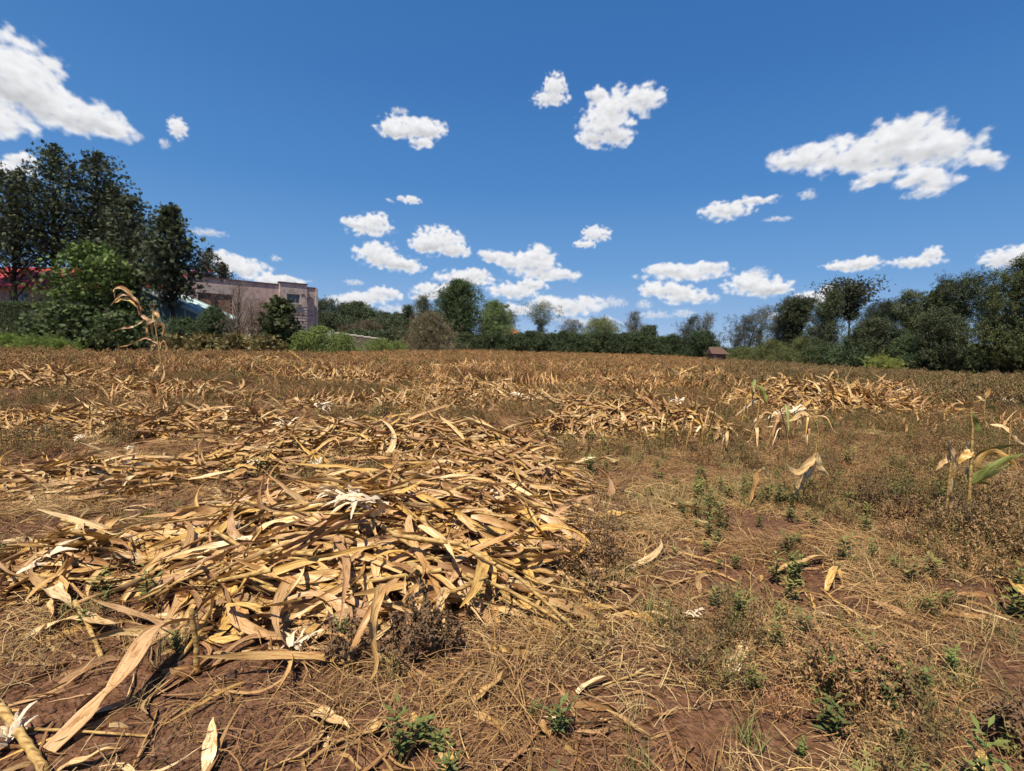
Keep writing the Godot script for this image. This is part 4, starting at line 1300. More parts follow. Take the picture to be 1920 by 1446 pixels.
# o: kind, sprig, height, radius, base (share of the height below the crown), limbs, per_limb, size, colour, lean, hang, pale, trunk
func tree(called: String, p: Vector3, o: Dictionary, sd: int, label: String, category: String, group := "") -> Node3D:
	var rng := RandomNumberGenerator.new()
	rng.seed = sd
	p.y = ground_y(p.x, p.z) - 0.05
	var t := thing(called, label, category, p, group)
	var h: float = o.height
	var lean: Vector3 = o.get("lean", Vector3.ZERO)
	var wood := Acc.new()
	var spine := []
	var radii := []
	var r0: float = o.get("trunk", h * 0.013 + 0.03)
	var wob := Vector3(rng.randfn(), 0, rng.randfn()) * h * 0.012
	for i in 9:
		var f := i / 8.0
		spine.append(Vector3(0, h * f, 0) + lean * h * f * f + wob * sin(f * 5.0))
		radii.append(r0 * (1.0 - f * 0.88) * (1.35 if i == 0 else 1.0))
	wood.tube(spine, radii, 7)
	var xfs := [[], []]
	var cols := [[], []]
	var limbs: int = o.limbs
	var base: float = o.get("base", 0.2)
	var hang: float = o.get("hang", 0.0)
	var c: Array = o.colour
	var gap: float = o.get("gap", 0.0)
	for i in limbs:
		var f := (i + rng.randf()) / limbs
		f = lerpf(f, pow(f, 0.8), 0.5)
		var hh := lerpf(base, 0.98, f)
		var a := i * 2.39996 + rng.randf_range(-0.5, 0.5)
		var k := hh * 8.0
		var k0 := mini(int(k), 7)
		var from: Vector3 = spine[k0].lerp(spine[k0 + 1], k - k0)
		var rad: float = o.radius * profile(o.kind, f) * rng.randf_range(0.5, 1.3)
		var out := Vector3(cos(a), 0, sin(a))
		var rise: float = o.get("rise", 0.35) * rng.randf_range(0.5, 1.5) * (1.0 if o.kind != "flat" else 0.5)
		var start := from - Vector3(0, rad * rise * 0.7, 0)
		start.y = maxf(start.y, h * base * 0.4)
		var mid := start + out * rad * 0.5 + Vector3(0, rad * rise * 0.6, 0)
		var tip := from + out * rad + Vector3(0, rad * rise * 0.3 - hang * rad * 0.5, 0) + lean * rad * 0.6
		tip.y = maxf(tip.y, 0.2)
		var br := r0 * 0.3 * (1.0 - f * 0.6)
		wood.tube([start, mid, tip], [br, br * 0.6, br * 0.12], 4)
		if rng.randf() < gap:
			continue
		var n: int = int(o.per_limb * (0.4 + 0.6 * rad / o.radius))
		var shade := rng.randf_range(0.8, 1.2)
		for j in n:
			var g := pow(rng.randf(), 0.65)
			var q := start.lerp(mid, g * 2.0) if g < 0.5 else mid.lerp(tip, g * 2.0 - 1.0)
			var sp: float = (0.10 + 0.16 * sin(clampf(g, 0, 1) * 2.6)) * rad + 0.12
			q += Vector3(rng.randfn(), rng.randfn() * 0.6 - hang * 0.8 * rng.randf(), rng.randfn()) * sp
			q.y = maxf(q.y, 0.08)
			var d := (out * rng.randf_range(0.3, 1.0) + rand_dir(rng, 0.3 - hang * 1.5)).normalized()
			var s: float = o.size * rng.randf_range(0.7, 1.3)
			var v := rng.randi() % 2
			var upv := Vector3.UP if absf(d.y) < 0.95 else Vector3.RIGHT
			var b := Basis.looking_at(-d, upv) * Basis(Vector3.BACK, rng.randf() * TAU if hang < 0.3 else rng.randf_range(-0.6, 0.6))
			xfs[v].append(Transform3D(b.scaled(Vector3.ONE * s), q))
			var l := shade * rng.randf_range(0.62, 1.5)
			cols[v].append(Color(c[0] * l * rng.randf_range(0.92, 1.1), c[1] * l, c[2] * l))
	part(t, "trunk", wood.mesh(), bark_pale if o.get("pale", false) else bark)
	for v in 2:
		if xfs[v].size():
			scatter("crown", sprigs["%s%d" % [o.sprig, v]], foliage, xfs[v], cols[v], t)
	return t

func height_at(px: float, ytop: float, ahead: float) -> float:
	return maxf(0.5, at(px, ytop, ahead).y)

func px_tree(called: String, px: float, ytop: float, half: float, ahead: float, o: Dictionary, sd: int, label: String, category := "tree", group := "") -> void:
	var top := at(px, ytop, ahead)
	o = o.duplicate()
	o.height = top.y
	o.radius = half / FOCAL * ahead
	tree(called, Vector3(top.x, 0, top.z), o, sd, label, category, group)

func build_trees() -> void:
	var oak := {kind = "spire", sprig = "feather", base = 0.45, limbs = 90, per_limb = 52, size = 0.76, colour = [0.085, 0.105, 0.059], rise = 0.9, gap = 0.1}
	var sd := 100
	# tall feathery trees on the house side
	for q in [[165, 280, 78, 60.0], [95, 272, 78, 58.0], [238, 365, 62, 58.0], [205, 340, 64, 66.0], [22, 320, 85, 56.0], [-60, 290, 95, 57.0]]:
		sd += 1
		px_tree("silky_oak", q[0], q[1], q[2], q[3], oak, sd, "tall dark feathery tree over the red roofed house, %s beyond the bright green shrub" % ORD[sd - 101], "tree", "tall feathery trees by the red roofed house")
	var oak2 := oak.duplicate()
	oak2.base = 0.40
	px_tree("silky_oak", 318, 388, 52, 46.0, oak2, 120, "single feathery tree with bare dark trunk before the teal shed roof")
	var oak3 := oak.duplicate()
	oak3.colour = [0.116, 0.109, 0.078]
	oak3.limbs = 46
	px_tree("silky_oak", 388, 465, 34, 85.0, oak3, 121, "greyish feathery tree behind the flat roofed building", "tree")
	px_tree("silky_oak", 418, 492, 24, 88.0, oak3, 122, "small thin feathery tree top above the flat roof", "tree")
	# shrubs and hedge in front of the houses
	var wattle := {kind = "bush", sprig = "feather", base = 0.03, limbs = 60, per_limb = 80, size = 0.61, colour = [0.132, 0.194, 0.054], rise = 0.7, gap = 0.0}
	px_tree("green_shrub", 165, 458, 72, 42.0, wattle, 130, "large bright green feathery shrub before the red roofed house", "shrub")
	var w2 := wattle.duplicate()
	w2.colour = [0.101, 0.132, 0.054]
	px_tree("green_shrub", 238, 500, 36, 44.0, w2, 131, "darker upright shrub behind the lone dry maize plant", "shrub")
	px_tree("green_shrub", 120, 570, 45, 40.0, w2, 132, "low leafy shrub at the foot of the large bright green shrub", "shrub")
	px_tree("green_shrub", 225, 590, 40, 40.5, w2, 133, "low dark shrub beside the dark wooden fence", "shrub")
	var dark := {kind = "bush", sprig = "broad", base = 0.03, limbs = 44, per_limb = 74, size = 0.68, colour = [0.062, 0.090, 0.040], rise = 0.6, gap = 0.0}
	px_tree("dark_shrub", 402, 578, 30, 44.0, dark, 140, "dark glossy shrub at the end of the teal shed roof", "shrub")
	px_tree("dark_shrub", 345, 600, 30, 43.5, dark, 141, "low dark shrub growing over the wooden fence", "shrub")
	var bush := dark.duplicate()
	bush.colour = [0.085, 0.105, 0.046]
	bush.sprig = "feather"
	px_tree("dark_shrub", 524, 556, 30, 42.0, bush, 142, "dense olive shrub in front of the dark upper window", "shrub")
	var dead := {kind = "egg", sprig = "hang", base = 0.08, limbs = 60, per_limb = 16, size = 0.40, colour = [0.202, 0.139, 0.093], rise = 1.2, gap = 0.2}
	px_tree("dead_shrub", 488, 562, 24, 42.5, dead, 143, "brown leafless thorny shrub beside the dense olive shrub", "shrub")
	var bare := {kind = "egg", sprig = "hang", base = 0.05, limbs = 150, per_limb = 5, size = 0.36, colour = [0.264, 0.209, 0.171], rise = 2.2, gap = 0.5, pale = true}
	px_tree("bare_shrub", 445, 520, 30, 43.0, bare, 144, "tall pale leafless brush against the unplastered wall", "shrub")
	px_tree("bare_shrub", 470, 560, 22, 42.0, bare, 145, "short bare branched brush beside the tall pale brush", "shrub")
	var low := {kind = "bush", sprig = "broad", base = 0.02, limbs = 30, per_limb = 46, size = 0.58, colour = [0.155, 0.202, 0.054], rise = 0.5, gap = 0.0}
	for q in [[598, 612, 34, 43.0], [640, 628, 28, 47.0], [570, 622, 24, 41.5], [712, 636, 26, 66.0], [745, 640, 20, 66.0]]:
		sd += 1
		px_tree("weedy_bush", q[0], q[1], q[2], q[3], low, sd, "low yellow green weedy bush at the field edge past the flat roofed building", "bush", "weedy bushes past the flat roofed building")
	var drylow := low.duplicate()
	drylow.colour = [0.217, 0.178, 0.078]
	drylow.sprig = "feather"
	for q in [[378, 628, 28, 40.0], [440, 628, 30, 40.0], [500, 632, 28, 39.5], [330, 632, 26, 40.0]]:
		sd += 1
		px_tree("dry_bush", q[0], q[1], q[2], q[3], drylow, sd, "low dry olive bush along the field edge under the shed", "bush", "low dry bushes along the field edge")
	var grassy := low.duplicate()
	grassy.sprig = "needle"
	grassy.colour = [0.186, 0.256, 0.054]
	for q in [[15, 628, 34, 36.0], [70, 638, 30, 35.0], [-50, 625, 45, 36.0], [110, 645, 22, 35.0]]:
		sd += 1
		px_tree("grass_clump", q[0], q[1], q[2], q[3], grassy, sd, "bright green grassy clump below the clipped dark hedge", "grass clump", "green grassy clumps below the hedge")
	# clipped hedge: one body of leaves
	hedge_between(at(-150, 568, 47.0), at(98, 572, 44.0), 1.5, "clipped dark green hedge with flat top before the beige house", 170)
	# far trees, middle of the picture
	var far := {kind = "round", sprig = "broad", base = 0.12, limbs = 52, per_limb = 60, size = 1.37, colour = [0.070, 0.090, 0.043], rise = 0.3, gap = 0.06}
	px_tree("umbrella_tree", 602, 562, 26, 100.0, {kind = "flat", sprig = "broad", base = 0.4, limbs = 40, per_limb = 46, size = 1.15, colour = [0.065, 0.085, 0.046], rise = 0.2, gap = 0.1}, 200, "dark flat topped tree just behind the building's corner")
	for q in [[615, 585, 30, 96.0], [648, 570, 26, 112.0], [672, 568, 26, 110.0], [690, 580, 26, 108.0], [722, 586, 30, 115.0], [748, 588, 28, 118.0], [705, 600, 34, 104.0], [636, 596, 30, 106.0]]:
		sd += 1
		px_tree("far_tree", q[0], q[1], q[2], q[3], far, sd, "dark rounded tree in the far clump beyond the low wall", "tree", "dark trees beyond the low wall")
	var brown := far.duplicate()
	brown.colour = [0.132, 0.105, 0.070]
	brown.sprig = "hang"
	for q in [[660, 612, 24, 95.0], [690, 605, 22, 97.0]]:
		sd += 1
		px_tree("brown_tree", q[0], q[1], q[2], q[3], brown, sd, "brownish sparse tree standing before the far dark clump", "tree", "brownish trees before the far dark clump")
	px_tree("column_tree", 768, 572, 12, 98.0, {kind = "column", sprig = "broad", base = 0.1, limbs = 46, per_limb = 38, size = 1.01, colour = [0.078, 0.101, 0.051], rise = 0.8}, 220, "slim dark columnar tree beside the brown drooping tree")
	px_tree("sparse_tree", 796, 556, 20, 96.0, {kind = "egg", sprig = "hang", base = 0.2, limbs = 44, per_limb = 38, size = 1.08, colour = [0.101, 0.112, 0.065], rise = 0.9, gap = 0.15}, 221, "thin ragged tree with broken top next to the rounded tree")
	px_tree("drooping_tree", 806, 582, 50, 84.0, {kind = "bush", sprig = "hang", base = 0.08, limbs = 70, per_limb = 60, size = 1.08, colour = [0.178, 0.152, 0.090], rise = 0.3, hang = 0.9, gap = 0.08, pale = true}, 222, "brownish drooping willow like tree with pale hanging twigs")
	px_tree("rounded_tree", 858, 526, 38, 100.0, {kind = "egg", sprig = "broad", base = 0.08, limbs = 84, per_limb = 98, size = 1.26, colour = [0.070, 0.102, 0.039], rise = 0.35, gap = 0.03}, 223, "tallest dense rounded green tree standing above the far hedge")
	px_tree("pale_green_tree", 924, 562, 34, 100.0, {kind = "egg", sprig = "hang", base = 0.1, limbs = 64, per_limb = 74, size = 1.15, colour = [0.155, 0.209, 0.078], rise = 0.5, hang = 0.4, gap = 0.05}, 224, "pale green willowy tree beside the tallest rounded tree")
	px_tree("pale_green_tree", 948, 570, 22, 103.0, {kind = "egg", sprig = "hang", base = 0.2, limbs = 40, per_limb = 42, size = 1.08, colour = [0.116, 0.139, 0.078], rise = 0.5, hang = 0.4, gap = 0.1}, 225, "thin greyish tree leaning on the pale green willowy tree")
	px_tree("sparse_tree", 1014, 570, 30, 104.0, {kind = "flat", sprig = "hang", base = 0.3, limbs = 46, per_limb = 30, size = 1.08, colour = [0.147, 0.163, 0.093], rise = 0.8, gap = 0.1, pale = true}, 226, "airy see through tree with many pale stems above the hedge")
	px_tree("sparse_tree", 1072, 600, 20, 104.0, {kind = "flat", sprig = "hang", base = 0.35, limbs = 30, per_limb = 24, size = 1.08, colour = [0.109, 0.109, 0.078], rise = 0.7, gap = 0.1}, 227, "small dark airy tree between the see through and olive trees")
	px_tree("olive_tree", 1126, 597, 33, 103.0, {kind = "round", sprig = "hang", base = 0.15, limbs = 56, per_limb = 56, size = 1.15, colour = [0.163, 0.186, 0.085], rise = 0.5, hang = 0.3}, 228, "rounded olive green tree rising from the hedge")
	px_tree("sparse_tree", 1190, 586, 17, 103.0, {kind = "egg", sprig = "hang", base = 0.25, limbs = 40, per_limb = 28, size = 1.01, colour = [0.132, 0.124, 0.093], rise = 1.0, gap = 0.15}, 229, "narrow greyish tree with thin crown above the hedge")
	px_tree("dark_tree", 1215, 612, 17, 100.0, far, 230, "small dark rounded tree next to the narrow greyish tree")
	var windy := {kind = "egg", sprig = "hang", base = 0.3, limbs = 44, per_limb = 26, size = 0.95, colour = [0.075, 0.082, 0.06], rise = 1.7, gap = 0.3, lean = Vector3(0.26, 0, 0)}
	px_tree("windblown_tree", 1280, 590, 17, 95.0, windy, 231, "dark windblown tree leaning over the hedge end")
	px_tree("windblown_tree", 1308, 586, 16, 97.0, {kind = "egg", sprig = "hang", base = 0.4, limbs = 34, per_limb = 19, size = 1.01, colour = [0.124, 0.124, 0.093], rise = 1.8, gap = 0.3, lean = Vector3(0.26, 0, 0)}, 232, "thin pale windblown tree behind the dark clipped round tree")
	px_tree("round_tree", 1318, 622, 22, 88.0, {kind = "column", sprig = "broad", base = 0.05, limbs = 60, per_limb = 70, size = 0.86, colour = [0.046, 0.070, 0.031], rise = 0.3}, 233, "very dark dense round tree beside the small brown hut")
	px_tree("bare_tree", 1350, 626, 9, 105.0, {kind = "round", sprig = "hang", base = 0.4, limbs = 26, per_limb = 4, size = 0.72, colour = [0.186, 0.155, 0.124], rise = 1.2, gap = 0.4, pale = true}, 234, "tiny bare branched tree above the hut roof")
	px_tree("windblown_tree", 1380, 590, 24, 84.0, windy, 235, "dense windblown tree just beside the brown hut")
	px_tree("windblown_tree", 1408, 576, 24, 85.0, {kind = "egg", sprig = "hang", base = 0.3, limbs = 46, per_limb = 26, size = 1.01, colour = [0.124, 0.132, 0.093], rise = 1.8, gap = 0.3, lean = Vector3(0.28, 0, 0)}, 236, "tall pale windblown tree with bent feathery top")
	px_tree("cypress_tree", 1426, 618, 8, 90.0, {kind = "cone", sprig = "needle", base = 0.05, limbs = 40, per_limb = 28, size = 0.72, colour = [0.054, 0.078, 0.039], rise = 0.8}, 237, "small pointed dark cypress behind the shrubs")
	px_tree("windblown_tree", 1462, 592, 20, 78.0, {kind = "egg", sprig = "hang", base = 0.1, limbs = 50, per_limb = 38, size = 0.94, colour = [0.093, 0.105, 0.070], rise = 0.9, gap = 0.1}, 238, "greyish ragged tree beside the spiky topped tree")
	px_tree("spiky_tree", 1490, 560, 24, 74.0, {kind = "flat", sprig = "needle", base = 0.15, limbs = 70, per_limb = 52, size = 1.37, colour = [0.065, 0.078, 0.040], rise = 0.5, lean = Vector3(0.05, 0, 0)}, 239, "spiky topped dark tree like a palm with drooping skirt")
	var young := low.duplicate()
	young.size = 0.85
	young.limbs = 46
	young.colour = [0.11, 0.125, 0.045]
	young.sprig = "hang"
	for q in [[1448, 640, 26, 70.0], [1510, 632, 26, 64.0], [1470, 655, 20, 62.0], [1398, 655, 22, 74.0], [1532, 655, 16, 60.0]]:
		sd += 1
		px_tree("yellow_green_shrub", q[0], q[1], q[2], q[3], young, sd, "yellow green shrub at the foot of the windblown trees", "shrub", "yellow green shrubs along the tree foot")
	# the tall row on the other side
	var big := {kind = "round", sprig = "broad", base = 0.10, limbs = 80, per_limb = 60, size = 0.86, colour = [0.065, 0.081, 0.040], rise = 0.55, gap = 0.16}
	px_tree("acacia_tree", 1600, 528, 46, 66.0, {kind = "flat", sprig = "feather", base = 0.55, limbs = 70, per_limb = 80, size = 0.6, colour = [0.078, 0.085, 0.050], rise = 0.3, gap = 0.12, lean = Vector3(-0.04, 0, 0)}, 250, "flat topped airy acacia above the dark tree row")
	var n := 0
	for q in [[1548, 543, 34, 64.0], [1648, 566, 32, 62.0], [1700, 548, 34, 60.0], [1752, 530, 36, 58.0], [1800, 512, 34, 56.0], [1850, 535, 32, 58.0], [1905, 475, 48, 52.0], [1985, 465, 62, 50.0], [2090, 450, 80, 50.0]]:
		sd += 1
		var b2: Dictionary = big.duplicate()
		b2.colour = [0.068 + 0.02 * sin(sd * 1.7), 0.085 + 0.02 * sin(sd * 1.7), 0.040]
		b2.lean = Vector3(0.10, 0, 0.02)
		b2.kind = ["spire", "egg", "egg", "spire", "flat"][n % 5]
		b2.rise = 0.9
		b2.sprig = ["broad", "feather", "broad", "hang"][(n * 3) % 4]
		b2.gap = 0.18 + 0.06 * (n % 3)
		px_tree("row_tree", q[0], q[1], q[2], q[3], b2, sd, "tall dark leafy tree, %s in the row from the flat topped acacia" % ORD[n], "tree", "tall dark trees in the row")
		n += 1
	px_tree("row_tree", 1636, 596, 26, 58.0, big, 270, "short round headed tree beside the flat topped acacia")
	px_tree("row_tree", 1770, 575, 26, 54.0, big, 271, "shorter round headed tree standing before the fourth tree of the row")
	var under := dark.duplicate()
	under.size = 0.95
	for i in 17:
		sd += 1
		var x := 1545.0 + i * 32.0
		px_tree("understory_bush", x, 646.0 + 14.0 * sin(i * 2.1), 26.0 + 6.0 * sin(i * 3.7), lerpf(60.0, 50.0, i / 16.0), under, sd, "dark bush at the foot of the tall tree row, %s from the spiky topped tree" % ORD[i], "bush", "dark bushes under the tall tree row")
	px_tree("reed_clump", 1660, 676, 24, 52.0, {kind = "bush", sprig = "needle", base = 0.02, limbs = 30, per_limb = 42, size = 0.72, colour = [0.232, 0.264, 0.062], rise = 1.0}, 300, "bright yellow green reed clump at the foot of the row", "reeds")
	# the far hedge
	var hb := {kind = "bush", sprig = "broad", base = 0.02, limbs = 40, per_limb = 60, size = 1.22, colour = [0.056, 0.078, 0.034], rise = 0.5, gap = 0.0}
	for i in 23:
		sd += 1
		var x := 872.0 + i * 20.5
		px_tree("hedge_bush", x, 626.0 + 4.0 * sin(i * 1.9) + maxf(0.0, i - 14.0) * 1.4, 20.0, 99.0 - absf(i - 11.0) * 0.4, hb, sd, "dark bush of the far overgrown hedge, %s from the tallest rounded tree" % ORD[i], "bush", "bushes of the far overgrown hedge")
	for i in 9:
		sd += 1
		px_tree("hedge_bush", 1350.0 + i * 24.0, 656.0 + 3.0 * sin(i * 2.3), 18.0, 82.0 - i * 2.0, hb, sd, "dark bush of the broken hedge, %s along from the brown hut" % ORD[i], "bush", "bushes behind the hut")
	for i in 9:
		sd += 1
		px_tree("hedge_bush", 625.0 + i * 23.0, 622.0 + 3.0 * sin(i * 2.3), 18.0, 92.0, far, sd, "dull green bush behind the pale coped low wall, %s from the building" % ORD[i], "bush", "bushes behind the low wall")

func hedge_between(a: Vector3, b: Vector3, depth: float, label: String, sd: int) -> void:
	var rng := RandomNumberGenerator.new()
	rng.seed = sd
	var base := Vector3(a.x, 0, a.z).lerp(Vector3(b.x, 0, b.z), 0.5)
	var t := thing("clipped_hedge", label, "hedge", base)
	var along := Vector3(b.x - a.x, 0, b.z - a.z)
	var back := Vector3(0, 0, -1)
	var h := (a.y + b.y) * 0.5
	var xfs := [[], []]
	var cols := [[], []]
	for i in 5200:
		var u := rng.randf_range(-0.5, 0.5)
		var q := along * u
		var side := rng.randf()
		if side < 0.5:   # the front
			q += Vector3(0, rng.randf() * h, 0) + back * absf(rng.randfn() * 0.15)
		elif side < 0.85:
			q += Vector3(0, h + rng.randfn() * 0.06, 0) + back * rng.randf() * depth
		else:
			q += Vector3(0, rng.randf() * h, 0) + back * depth
		var v := rng.randi() % 2
		xfs[v].append(Transform3D(Basis.from_euler(Vector3(rng.randf() * TAU, rng.randf() * TAU, rng.randf() * TAU)).scaled(Vector3.ONE * rng.randf_range(0.5, 0.8)), q))
		var l := rng.randf_range(0.75, 1.25)
		cols[v].append(Color(0.065 * l, 0.095 * l, 0.036 * l))
	for v in 2:
		scatter("foliage", sprigs["broad%d" % v], foliage, xfs[v], cols[v], t)
	var acc := Acc.new()
	for i in 14:
		var p := along * (-0.47 + 0.94 * i / 13.0) + back * depth * 0.5
		acc.tint = Color(1, 1, 1)
		var stem := Acc.new()
		stem.tube([p, p + Vector3(0.05, h * 0.5, 0), p + Vector3(-0.05, h * 0.9, 0)], [0.05, 0.04, 0.02], 5)
		part(t, "stem", stem.mesh(), bark)

# ---------------------------------------------------------------- buildings
func box_part(parent: Node, called: String, lo: Vector3, hi: Vector3, m: Material) -> MeshInstance3D:
	var acc := Acc.new()
	acc.box(lo, hi)
	return part(parent, called, acc.mesh(), m)

# a wall slab in the local x-y plane with rectangular openings [x0, x1, y0, y1], joined from boxes
func slab(parent: Node, called: String, x0: float, x1: float, y0: float, y1: float, z0: float, z1: float, holes: Array, m: Material) -> MeshInstance3D:
	var acc := Acc.new()
	var xs := [x0]
	for h in holes:
		var hx0: float = h[0]
		var hx1: float = h[1]
		if hx0 > xs[-1]:
			acc.box(Vector3(xs[-1], y0, z0), Vector3(hx0, y1, z1))
		acc.box(Vector3(hx0, y0, z0), Vector3(hx1, h[2], z1))
		acc.box(Vector3(hx0, h[3], z0), Vector3(hx1, y1, z1))
		xs.append(hx1)
	acc.box(Vector3(xs[-1], y0, z0), Vector3(x1, y1, z1))
	return part(parent, called, acc.mesh(), m)

func plaster(c: Array, c2: Array, sd: int) -> StandardMaterial3D:
	var m := StandardMaterial3D.new()
	m.roughness = 0.95
	m.metallic_specular = 0.2
	m.albedo_texture = noise_tex(0.012, [[0.2, srgb(c2[0], c2[1], c2[2])], [0.5, srgb(c[0], c[1], c[2])], [0.85, srgb(c[0] * 1.12, c[1] * 1.12, c[2] * 1.1)]], 6, 512, sd)
	m.uv1_triplanar = true
	m.uv1_scale = Vector3(0.22, 0.16, 0.22)
	return m

func window_at(parent: Node, x0: float, x1: float, y0: float, y1: float, z: float, frame: Material, pane: Material, sill: Material, bars: int) -> void:
	var w := Node3D.new()
	w.name = "window"
	parent.add_child(w, true)
	var f := Acc.new()
	f.box(Vector3(x0, y0, z - 0.12), Vector3(x1, y0 + 0.06, z - 0.06))
	f.box(Vector3(x0, y1 - 0.06, z - 0.12), Vector3(x1, y1, z - 0.06))
	f.box(Vector3(x0, y0 + 0.06, z - 0.12), Vector3(x0 + 0.06, y1 - 0.06, z - 0.06))
	f.box(Vector3(x1 - 0.06, y0 + 0.06, z - 0.12), Vector3(x1, y1 - 0.06, z - 0.06))
	part(w, "frame", f.mesh(), frame)
	for i in bars:
		var x := lerpf(x0, x1, (i + 1.0) / (bars + 1.0))
		box_part(w, "bar", Vector3(x - 0.02, y0 + 0.06, z - 0.11), Vector3(x + 0.02, y1 - 0.06, z - 0.075), frame)
	box_part(w, "pane", Vector3(x0 + 0.06, y0 + 0.06, z - 0.145), Vector3(x1 - 0.06, y1 - 0.06, z - 0.135), pane)
	box_part(w, "sill", Vector3(x0 - 0.12, y0 - 0.12, z - 0.1), Vector3(x1 + 0.12, y0 - 0.003, z + 0.16), sill)

func build_houses() -> void:
	var rng := RandomNumberGenerator.new()
	rng.seed = 8
	var grey := plaster([0.50, 0.41, 0.355], [0.39, 0.30, 0.26], 31)
	var pink := plaster([0.54, 0.39, 0.335], [0.43, 0.305, 0.26], 32)
	var beige := plaster([0.36, 0.30, 0.235], [0.27, 0.22, 0.17], 33)
	var mortar := plain(0.20, 0.14, 0.105)
	var coping := plain(0.14, 0.085, 0.07)
	var post := plain(0.10, 0.07, 0.055)
	var frame := plain(0.30, 0.27, 0.25)
	var glass := StandardMaterial3D.new()
	glass.albedo_color = Color(0.35, 0.38, 0.4, 0.25)
	glass.transparency = BaseMaterial3D.TRANSPARENCY_ALPHA
	glass.roughness = 0.08
	glass.metallic_specular = 0.5

	# --- flat roofed two storey building, unplastered at one end
	var dir := Vector3(sin(deg_to_rad(48.0)), 0, -cos(deg_to_rad(48.0)))
	var ref := at(523, 600, 60.0)
	ref.y = 0.0
	var b := thing("flat_roofed_building", "unfinished two storey flat roofed building of pinkish grey plaster and bare brick", "building", ref + Vector3(0, ground_y(ref.x, ref.z) - 0.2, 0))
	b.basis = Basis(dir, Vector3.UP, dir.cross(Vector3.UP))
	var along := func(px: float) -> float:
		var d := ray(px, 600)
		return -(ref.x * d.z - ref.z * d.x) / (dir.x * d.z - dir.z * d.x)
	var high := func(px: float, py: float) -> float:
		var s: float = along.call(px)
		return at(px, py, -(ref.z + dir.z * s)).y + 0.2
	var sl: float = along.call(358.0)
	var yA: float = high.call(445.0, 525.0)
	var yB: float = high.call(548.0, 530.5)
	var yC: float = high.call(583.0, 538.0)
	var s1: float = along.call(574.0)
	var s2: float = along.call(594.0)
	var sb0: float = along.call(372.0)
	var sb1: float = along.call(436.0)
	var ybeam: float = high.call(410.0, 549.0)
	# main wall: brick bay below a beam, plaster elsewhere
	slab(b, "wall", sl, 0.0, 0.0, yA, -0.3, 0.0, [[sb0, sb1, 0.3, ybeam]], pink)
	box_part(b, "coping", Vector3(sl, yA + 0.003, -0.36), Vector3(-0.003, yA + 0.12, 0.08), coping)
	box_part(b, "ring_beam", Vector3(sb0 - 0.1, ybeam + 0.003, -0.05), Vector3(sb1 + 0.1, ybeam + 0.9, 0.03), grey)
	var bay := box_part(b, "brick_bay", Vector3(sb0, 0.3, -0.26), Vector3(sb1, ybeam, -0.12), mortar)
	var brick := Acc.new()
	brick.box(Vector3(-0.19, -0.095, -0.06), Vector3(0.19, 0.095, 0.03))
	var brick_mesh := brick.mesh()
	var bm := [plain(0.30, 0.165, 0.10), plain(0.35, 0.21, 0.135), plain(0.25, 0.14, 0.095), plain(0.33, 0.23, 0.17)]
	var y := ybeam - 0.12
	var row := 0
	while y > 2.3:
		var x := sb0 + (0.2 if row % 2 == 0 else 0.4)
		while x < sb1 - 0.18:
			part(bay, "brick", brick_mesh, bm[rng.randi() % 4], Transform3D(Basis(), Vector3(x, y, -0.10 + rng.randf_range(-0.012, 0.012))))
			x += 0.41
		y -= 0.215
		row += 1
	var sp: float = along.call(399.0)
	box_part(b, "column", Vector3(sp - 0.18, 0.0, -0.06), Vector3(sp + 0.18, ybeam, 0.05), post)
	# tower block with the big window, standing a little proud
	var wx0: float = along.call(536.0)
	var wx1: float = along.call(560.5)
	var wy1: float = high.call(548.0, 550.0)
	var wy0: float = high.call(548.0, 567.0)
	slab(b, "tower_wall", 0.0, s1, 0.0, yB, -0.3, 0.35, [[wx0, wx1, wy0, wy1]], grey)
	box_part(b, "tower_coping", Vector3(-0.06, yB + 0.003, -0.36), Vector3(s1 + 0.06, yB + 0.12, 0.43), coping)
	window_at(b, wx0, wx1, wy0, wy1, 0.35, frame, glass, grey, 2)
	# set back corner block with the small window
	var vx0: float = along.call(574.8)
	var vx1: float = along.call(580.5)
	var vy1: float = high.call(577.0, 556.0)
	var vy0: float = high.call(577.0, 562.5)
	slab(b, "corner_wall", s1 + 0.003, s2, 0.0, yC, -0.75, -0.45, [[vx0, vx1, vy0, vy1]], grey)
	box_part(b, "corner_coping", Vector3(s1 + 0.07, yC + 0.003, -0.8), Vector3(s2 + 0.06, yC + 0.12, -0.38), coping)
	window_at(b, vx0, vx1, vy0, vy1, -0.45, frame, glass, grey, 0)
	box_part(b, "corner_pier", Vector3(s2 + 0.003, 0.0, -0.8), Vector3(s2 + 0.25, yC, -0.30), grey)
	for q in [[566.0, 553.0, 0.36], [586.0, 559.0, -0.44], [566.0, 590.0, 0.36], [586.0, 592.0, -0.44]]:
		var pts := []
		var rr := []
		var cx: float = along.call(q[0])
		var cy: float = high.call(q[0], q[1])
		for k in 9:
			var a := PI * k / 8.0
			pts.append(Vector3(cx + cos(a) * 0.2, cy + sin(a) * 0.2, q[2]))
			rr.append(0.05)
		var hood := Acc.new()
		hood.tube(pts, rr, 5)
		part(b, "arch_hood", hood.mesh(), coping)
	# course lines of the blockwork below the windows: real shallow ledges
	for k in 9:
		var yy := wy0 - 0.35 - k * 0.33
		box_part(b, "ledge", Vector3(0.05, yy, 0.352), Vector3(s1 - 0.05, yy + 0.04, 0.372), coping if k % 4 == 3 else grey)
	# the other sides and the roof
	box_part(b, "side_wall", Vector3(s2 - 0.3, 0.0, -5.0), Vector3(s2, yC, -0.803), grey)
	box_part(b, "back_wall", Vector3(sl, 0.0, -5.3), Vector3(s2, yA - 0.4, -5.003), grey)
